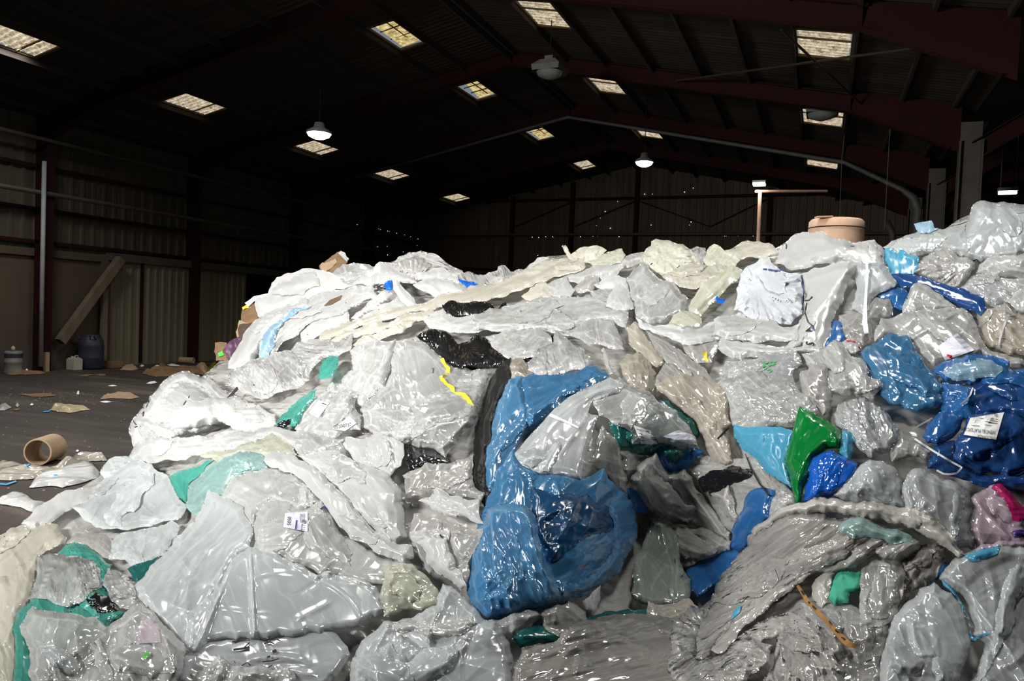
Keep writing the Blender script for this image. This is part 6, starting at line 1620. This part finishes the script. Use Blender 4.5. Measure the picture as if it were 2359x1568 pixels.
S('film_scrap', SKYBLUE, Z8, [(500, 885), (520, 840), (575, 798), (562, 850), (515, 888)], 'tiny blue scrap caught in the silvery film', FS, L=20, bulge=3)
S('plastic_sheet', AQUA, Z8, [(1180, 330), (1230, 270), (1330, 240), (1420, 290), (1560, 320), (1650, 370), (1660, 410), (1540, 420), (1400, 380), (1280, 390)], 'green glinting clear film under the arch of rolled film', FS, L=30, aniso=2, flow=20)
S('rolled_film', DIRTY, Z8, [(630, 340), (680, 290), (750, 245), (900, 168), (1030, 122), (1120, 132), (1200, 138), (1400, 148), (1600, 188), (1750, 238), (1850, 305), (1935, 400), (1985, 485), (1945, 505), (1880, 455), (1780, 395), (1680, 335), (1500, 285), (1300, 245), (1100, 225), (950, 222), (850, 245), (760, 300), (650, 365)],
  'dirty cream arch of rolled film with brown specks', FS, L=24, aniso=7, flow=12, amp=5, bulge=30)
# ------------------------------------------------------------------ things on the floor and along the left wall
q = on_z(118, 1068, 0.0)
a = on_z(90, 1072, 0.0); b = on_z(140, 1052, 0.0)
ax = np.array([-0.47, 0.88, 0])
R1 = 0.155
root = empty('cardboard_core', (q[0], q[1], 0.0), 'brown cardboard core tube lying on the floor at the left', 'cardboard tube')
c = (q[0] - 0.04, q[1] - 0.14, R1)
MB().lathe([(R1, 0), (R1, 0.36), (R1 * 0.89, 0.36), (R1 * 0.89, 0), (R1, 0)], c, 40, tuple(ax)).build('tube_wall', CARDPALE, root)


def on_floor_sheet(name, mat, fr, pts, label, cat, height=0.06, L=0.35, group=None, step=0.03):
    """film or card lying on the floor, crumpled to a real height"""
    SEED[0] += 7
    rg = random.Random(SEED[0])
    P = [on_z(u, v, 0.0) for u, v in outline(fr(pts), rg, 0.06)]
    far = max(0.0, XL + 0.35 - min(p[0] for p in P))        # clear of the wall
    P = [p + (far, -far * 0.8, 0) for p in P]
    poly = np.array(P)[:, :2]
    x0, y0 = poly.min(0) - step; x1, y1 = poly.max(0) + step
    step = max(step, max(x1 - x0, y1 - y0) / 90)
    gx, gy = np.meshgrid(np.arange(x0, x1 + step, step), np.arange(y0, y1 + step, step))
    ins, dist, qx, qy = inside_dist(gx, gy, poly)
    cell = ins[:-1, :-1] | ins[1:, :-1] | ins[:-1, 1:] | ins[1:, 1:]
    if not cell.any(): return None
    x, y = np.where(ins, gx, qx), np.where(ins, gy, qy)
    dd = np.where(ins, dist, 0)
    z = 0.012 + np.clip(dd / (L * 0.22), 0, 1) * height * 0.8 * (0.15 + 1.3 * crumple(x, y, SEED[0], L * 0.6))
    used = np.zeros(gx.shape, bool)
    used[:-1, :-1] |= cell; used[1:, :-1] |= cell; used[:-1, 1:] |= cell; used[1:, 1:] |= cell
    idx = -np.ones(gx.shape, int); idx[used] = np.arange(used.sum())
    V = np.stack([x[used], y[used], z[used]], 1)
    j, i = np.nonzero(cell)
    q = np.stack([idx[j, i], idx[j, i + 1], idx[j + 1, i + 1], idx[j + 1, i]], 1).tolist()
    o = mesh_obj(name, V, q, mat, None, True, (*poly.mean(0), 0))
    return tag(o, label, cat, group)


FLT = on_floor_sheet
FLT('plastic_film', TAUPE, Z1, [(-40, 1060), (60, 1040), (260, 1090), (480, 1100), (640, 1010), (760, 975), (960, 1000), (970, 1030), (700, 1060), (500, 1135), (300, 1195), (60, 1210), (-40, 1195)], 'long flattened dusty film on the floor beside the cardboard core', FS, 0.10, 0.25)
FLT('plastic_film', MILKY, Z1, [(260, 1275), (330, 1180), (480, 1145), (560, 1100), (830, 1050), (900, 1130), (880, 1190), (760, 1225), (560, 1275)], 'crumpled clear film on the floor in front of the long dusty film', FS, 0.09, 0.25)
FLT('plastic_film', MILKY, Z1, [(-40, 1390), (60, 1340), (140, 1320), (240, 1340), (330, 1400), (420, 1410), (300, 1495), (180, 1450), (-40, 1415)], 'small clear film on the dark floor at the left edge of the picture', FS, 0.07, 0.25)
FLT('plastic_film', MILKY, Z1, [(-20, 540), (60, 512), (105, 545), (40, 575), (-20, 575)], 'little crumpled film far out on the floor at the left edge', FS, 0.10, 0.3)
for pts, w_, lab in (([(230, 1075), (265, 1052)], 14, 'short blue band on the dusty film behind the cardboard core'), ([(335, 1055), (350, 1075), (345, 1105)], 18, 'short blue band in front of the cardboard core'),
                     ([(485, 1152), (520, 1150)], 14, 'blue band end on the crumpled clear film'), ([(0, 1230), (60, 1235), (145, 1205)], 12, 'loose blue band on the bare floor at the left edge'),
                     ([(390, 580), (440, 575), (465, 555), (490, 545)], 9, 'blue band end beside the coloured wrapper on the floor')):
    vs, fs = ribbon2d(pts, w_)
    P = np.array([on_z(u, v, 0.09 if 'film' in lab else 0.015) for u, v in Z1(vs)])
    tag(mesh_obj('blue_band', P, fs, BLUEBAND, None, False, P.mean(0)), lab, 'strap')
FLT('crumpled_wrapper', film('printed_wrapper', (0.45, 0.42, 0.25), 1.0, 0.3, 0.1, 1, 14, 0.5, 0, color2=(0.30, 0.18, 0.12)), Z1, [(455, 570), (480, 545), (560, 548), (680, 545), (770, 550), (820, 570), (700, 585), (540, 590)], 'coloured crumpled wrapper flat on the floor', 'wrapper', 0.09, 0.25)
FLT('green_wrapper', dull('lime_wrapper', (0.35, 0.52, 0.12), None, 4, 0.5), Z1, [(475, 548), (500, 545), (540, 575), (525, 590), (490, 570)], 'small lime green scrap on the coloured wrapper', 'wrapper', 0.12, 0.2)
FLT('cardboard_scrap', CARDPALE, Z1, [(900, 468), (980, 430), (1080, 420), (1200, 425), (1260, 455), (1180, 470), (1040, 465)], 'torn pale cardboard heap on the floor left of the milky bag', 'cardboard', 0.06, 0.2)
FLT('cardboard_scrap', CARD, Z1, [(690, 258), (820, 250), (955, 245), (950, 258), (780, 266)], 'thin cardboard strip lying near the wall', 'cardboard', 0.05, 0.3)
FLT('cardboard_scrap', CARD, Z1, [(170, 432), (300, 425), (480, 428), (500, 440), (250, 440)], 'flat brown cardboard strip out on the floor', 'cardboard', 0.04, 0.3)
FLT('cardboard_scrap', CARD, Z1, [(110, 570), (150, 558), (185, 562), (150, 575)], 'small brown card piece by the film at the left edge', 'cardboard', 0.04, 0.2)
FLT('paper_scrap', PAPER, Z1, [(690, 428), (700, 400), (715, 398), (715, 428)], 'small crumpled white paper ball on the floor', 'paper', 0.08, 0.2, step=0.02)
FLT('paper_scrap', PAPER, Z1, [(268, 525), (285, 508), (306, 520), (290, 529)], 'white paper scrap on the floor behind the coloured wrapper', 'paper', 0.08, 0.2, step=0.02)
FLT('paper_scrap', PAPER, Z1, [(900, 495), (960, 490), (1050, 495), (960, 504)], 'flat white paper strip in front of the torn cardboard', 'paper', 0.03, 0.2)
FLT('paper_scrap', PAPER, Z1, [(970, 352), (1010, 347), (1060, 352), (1010, 357)], 'flat white paper strip behind the torn cardboard', 'paper', 0.03, 0.2)
FLT('paper_scrap', PAPER, Z1, [(1318, 330), (1380, 316), (1420, 320), (1360, 332)], 'white paper scrap near the top of the milky bag', 'paper', 0.05, 0.2)
FLT('paper_scrap', PAPER, Z1, [(685, 945), (695, 930), (715, 935), (705, 950)], 'white paper scrap on the floor behind the dusty film', 'paper', 0.06, 0.15, step=0.02)
FLT('paper_scrap', PAPER, Z1, [(290, 905), (320, 890), (370, 895), (340, 915)], 'white paper scrap behind the cardboard core', 'paper', 0.05, 0.15, step=0.02)
FLT('plastic_film', MILKY, Z1, [(135, 530), (155, 505), (178, 525), (160, 545)], 'tiny crumpled film beside the little film at the left edge', FS, 0.14, 0.25, step=0.02)
# crumbs nobody could count
mb = MB()
rg = random.Random(11)
for k in range(650):
    u, v = rg.uniform(-20, 560), 845 + 330 * rg.random() ** 1.6
    if rg.random() < 0.35: u, v = rg.gauss(120, 90), rg.gauss(915, 8)
    p = on_z(u, v, 0.0)
    s = rg.uniform(0.005, 0.018)
    a = rg.uniform(0, 3.1)
    c_, s_ = math.cos(a) * s, math.sin(a) * s
    h = s * 0.5
    mb.add([(p[0] - c_, p[1] - s_, 0.001), (p[0] + s_, p[1] - c_, 0.001), (p[0] + c_, p[1] + s_, 0.001), (p[0], p[1], h)], [(0, 1, 3), (1, 2, 3), (2, 0, 3), (2, 1, 0)])
tag(mb.build('floor_litter', dull('pale_crumbs', (0.30, 0.25, 0.20), (0.14, 0.10, 0.07), 40, 0.9)), 'pale crumbs and torn bits strewn over the dark floor', 'litter', None, 'stuff')

# along the wall
M_keg = dull('steel_keg', (0.22, 0.21, 0.20), (0.13, 0.12, 0.11), 4, 0.5, metal=0.2)
M_barrel = dull('dark_blue_barrel', (0.025, 0.028, 0.045), (0.02, 0.02, 0.03), 3, 0.5)
M_can = dull('whitish_canister', (0.40, 0.36, 0.31), (0.30, 0.27, 0.22), 4, 0.6)


def base(u, v): p = on_z(u, v, 0.0); return max(p[0], XL + 0.62), p[1] - max(0, XL + 0.62 - p[0]) * 0.9


x, y = base(50, 850)
root = empty('metal_drum', (x, y, 0), 'small metal drum with a dark band, standing by the downpipe', 'drum')
MB().lathe([(0, 0), (0.19, 0), (0.2, 0.03), (0.19, 0.06), (0.19, 0.26), (0.205, 0.29), (0.19, 0.32), (0.19, 0.5), (0.2, 0.53), (0.17, 0.56), (0, 0.55)], (x, y, 0), 28).build('drum_body', M_keg, root, True)
MB().lathe([(0.195, 0.40), (0.198, 0.49)], (x, y, 0), 28).build('paint_band', M_barrel, root, True)
bt = empty('plastic_bottle', (x - 0.02, y, 0.555), 'small white bottle with a red cap standing on the metal drum', 'bottle')
MB().lathe([(0, 0), (0.045, 0), (0.045, 0.09), (0.02, 0.12), (0.02, 0.13)], (x - 0.02, y, 0.556), 16).build('bottle_body', M_can, bt, True)
MB().lathe([(0.023, 0.13), (0.023, 0.155), (0, 0.156)], (x - 0.02, y, 0.556), 16).build('cap', REDINK, bt)
x, y = base(178, 846)
root = empty('canister', (x, y, 0), 'whitish plastic canister standing left of the dark barrel', 'canister')
mb = MB().box((x - 0.14, y - 0.13, 0.01), (x + 0.14, y + 0.13, 0.30)).box((x - 0.12, y - 0.10, 0.30), (x + 0.12, y + 0.10, 0.33))
mb.build('canister_body', M_can, root)
MB().lathe([(0.035, 0.33), (0.035, 0.37), (0, 0.37)], (x, y - 0.06, 0), 14).build('cap', M_can, root)
MB().tube([(x, y + 0.0, 0.33), (x, y + 0.02, 0.38), (x, y + 0.09, 0.38), (x, y + 0.1, 0.33)], 0.015, 8).build('handle', M_can, root)
x, y = base(214, 845)
root = empty('barrel', (x, y, 0), 'dark barrel with ring handles in front of the door leaf', 'barrel')
MB().lathe([(0, 0), (0.27, 0.0), (0.30, 0.06), (0.31, 0.3), (0.315, 0.32), (0.31, 0.34), (0.31, 0.62), (0.315, 0.64), (0.30, 0.68), (0.29, 0.80), (0.24, 0.86), (0.22, 0.92), (0.23, 0.95), (0, 0.94)], (x, y, 0), 32).build('barrel_body', M_barrel, root, True)
for s in (-1, 1):
    MB().tube([(x + s * 0.2, y - 0.2, 0.84), (x + s * 0.27, y - 0.26, 0.95), (x + s * 0.33, y - 0.2, 0.93), (x + s * 0.28, y - 0.1, 0.82)], 0.018, 8).build('handle', M_barrel, root)
x, y = base(255, 846)
root = empty('wooden_crate', (x, y, 0), 'low brown wooden crate on the floor right of the barrel', 'crate')
for k in range(3):
    MB().box((x - 0.26, y - 0.2, 0.02 + k * 0.07), (x + 0.26, y - 0.18, 0.08 + k * 0.07)).build('slat', CARD, root)
    MB().box((x + 0.24, y - 0.18, 0.02 + k * 0.07), (x + 0.26, y + 0.2, 0.08 + k * 0.07)).build('slat', CARD, root)
MB().box((x - 0.24, y - 0.17, 0.0), (x + 0.24, y + 0.2, 0.02)).build('crate_bottom', CARD, root)
x, y = base(430, 836)
root = empty('cardboard_core', (x, y, 0), 'short cardboard core lying at the foot of the second door leaf', 'cardboard tube')
MB().lathe([(0.10, 0), (0.10, 0.45), (0.085, 0.45), (0.085, 0), (0.10, 0)], (x - 0.2, y - 0.1, 0.10), 24, (0.92, 0.38, 0)).build('tube_wall', CARDPALE, root, True)
for k, (u, v, w_, h_, mat, lab) in enumerate(((112, 852, 0.05, 0.5, M_wood, 'short pale wooden post leaning by the red column'),)):
    x, y = base(u, v)
    tag(MB().box((x - w_, y - w_, 0), (x + w_, y + w_, h_)).build('wooden_post', CARDPALE, origin=(x, y, 0)), lab, 'post')
FLT('cardboard_scrap', CARD, Z1, [(60, 212), (180, 196), (330, 200), (440, 205), (300, 218), (120, 222)], 'brown cardboard flattened at the foot of the red column', 'cardboard', 0.08, 0.4)
FLT('cardboard_scrap', CARDPALE, Z1, [(1075, 188), (1130, 150), (1200, 160), (1240, 180), (1150, 190)], 'torn cardboard lying right of the wooden crate', 'cardboard', 0.10, 0.3)
FLT('cardboard_scrap', CARD, Z1, [(1420, 165), (1450, 145), (1500, 150), (1490, 168)], 'brown card bit at the foot of the door leaf', 'cardboard', 0.07, 0.3)
FLT('paper_scrap', PAPER, Z1, [(1255, 160), (1275, 148), (1298, 158), (1275, 166)], 'white paper scrap at the foot of the door leaf', 'paper', 0.07, 0.3)
FLT('paper_scrap', PAPER, Z1, [(1505, 160), (1560, 152), (1640, 170), (1560, 172)], 'flat white scrap left of the short cardboard core', 'paper', 0.05, 0.3)
FLT('paper_scrap', PAPER, Z1, [(250, 195), (265, 180), (310, 190), (300, 206)], 'white paper scrap right of the metal drum', 'paper', 0.14, 0.3)
# waste paper and card tipped behind the left shoulder of the heap
for mat, pts, lab, cat, hh in (
        (CARD, [(1280, 240), (1400, 215), (1560, 215), (1700, 190), (1850, 190), (1860, 250), (1600, 262), (1350, 258)], 'flattened brown cardboard behind the milky left bag', 'cardboard', 0.13),
        (PAPERL, [(1380, 180), (1480, 200), (1560, 235), (1440, 250), (1410, 230)], 'folded grey white leaflet on the cardboard behind the left bag', 'paper', 0.16),
        (CARDPALE, [(1740, 205), (1800, 165), (1880, 180), (1870, 240), (1800, 235)], 'bent pale cardboard behind the milky left bag', 'cardboard', 0.22),
        (dull('gold_wrapper', (0.45, 0.33, 0.04), (0.3, 0.2, 0.03), 9, 0.25, metal=0.6), [(1870, 230), (1880, 180), (1960, 150), (1980, 175), (1930, 230)], 'gold foil wrapper behind the milky left bag', 'wrapper', 0.18)):
    FLT('cardboard_scrap' if cat == 'cardboard' else 'waste_paper' if cat == 'paper' else 'foil_wrapper', mat, Z1, pts, lab, cat, hh, 0.5)
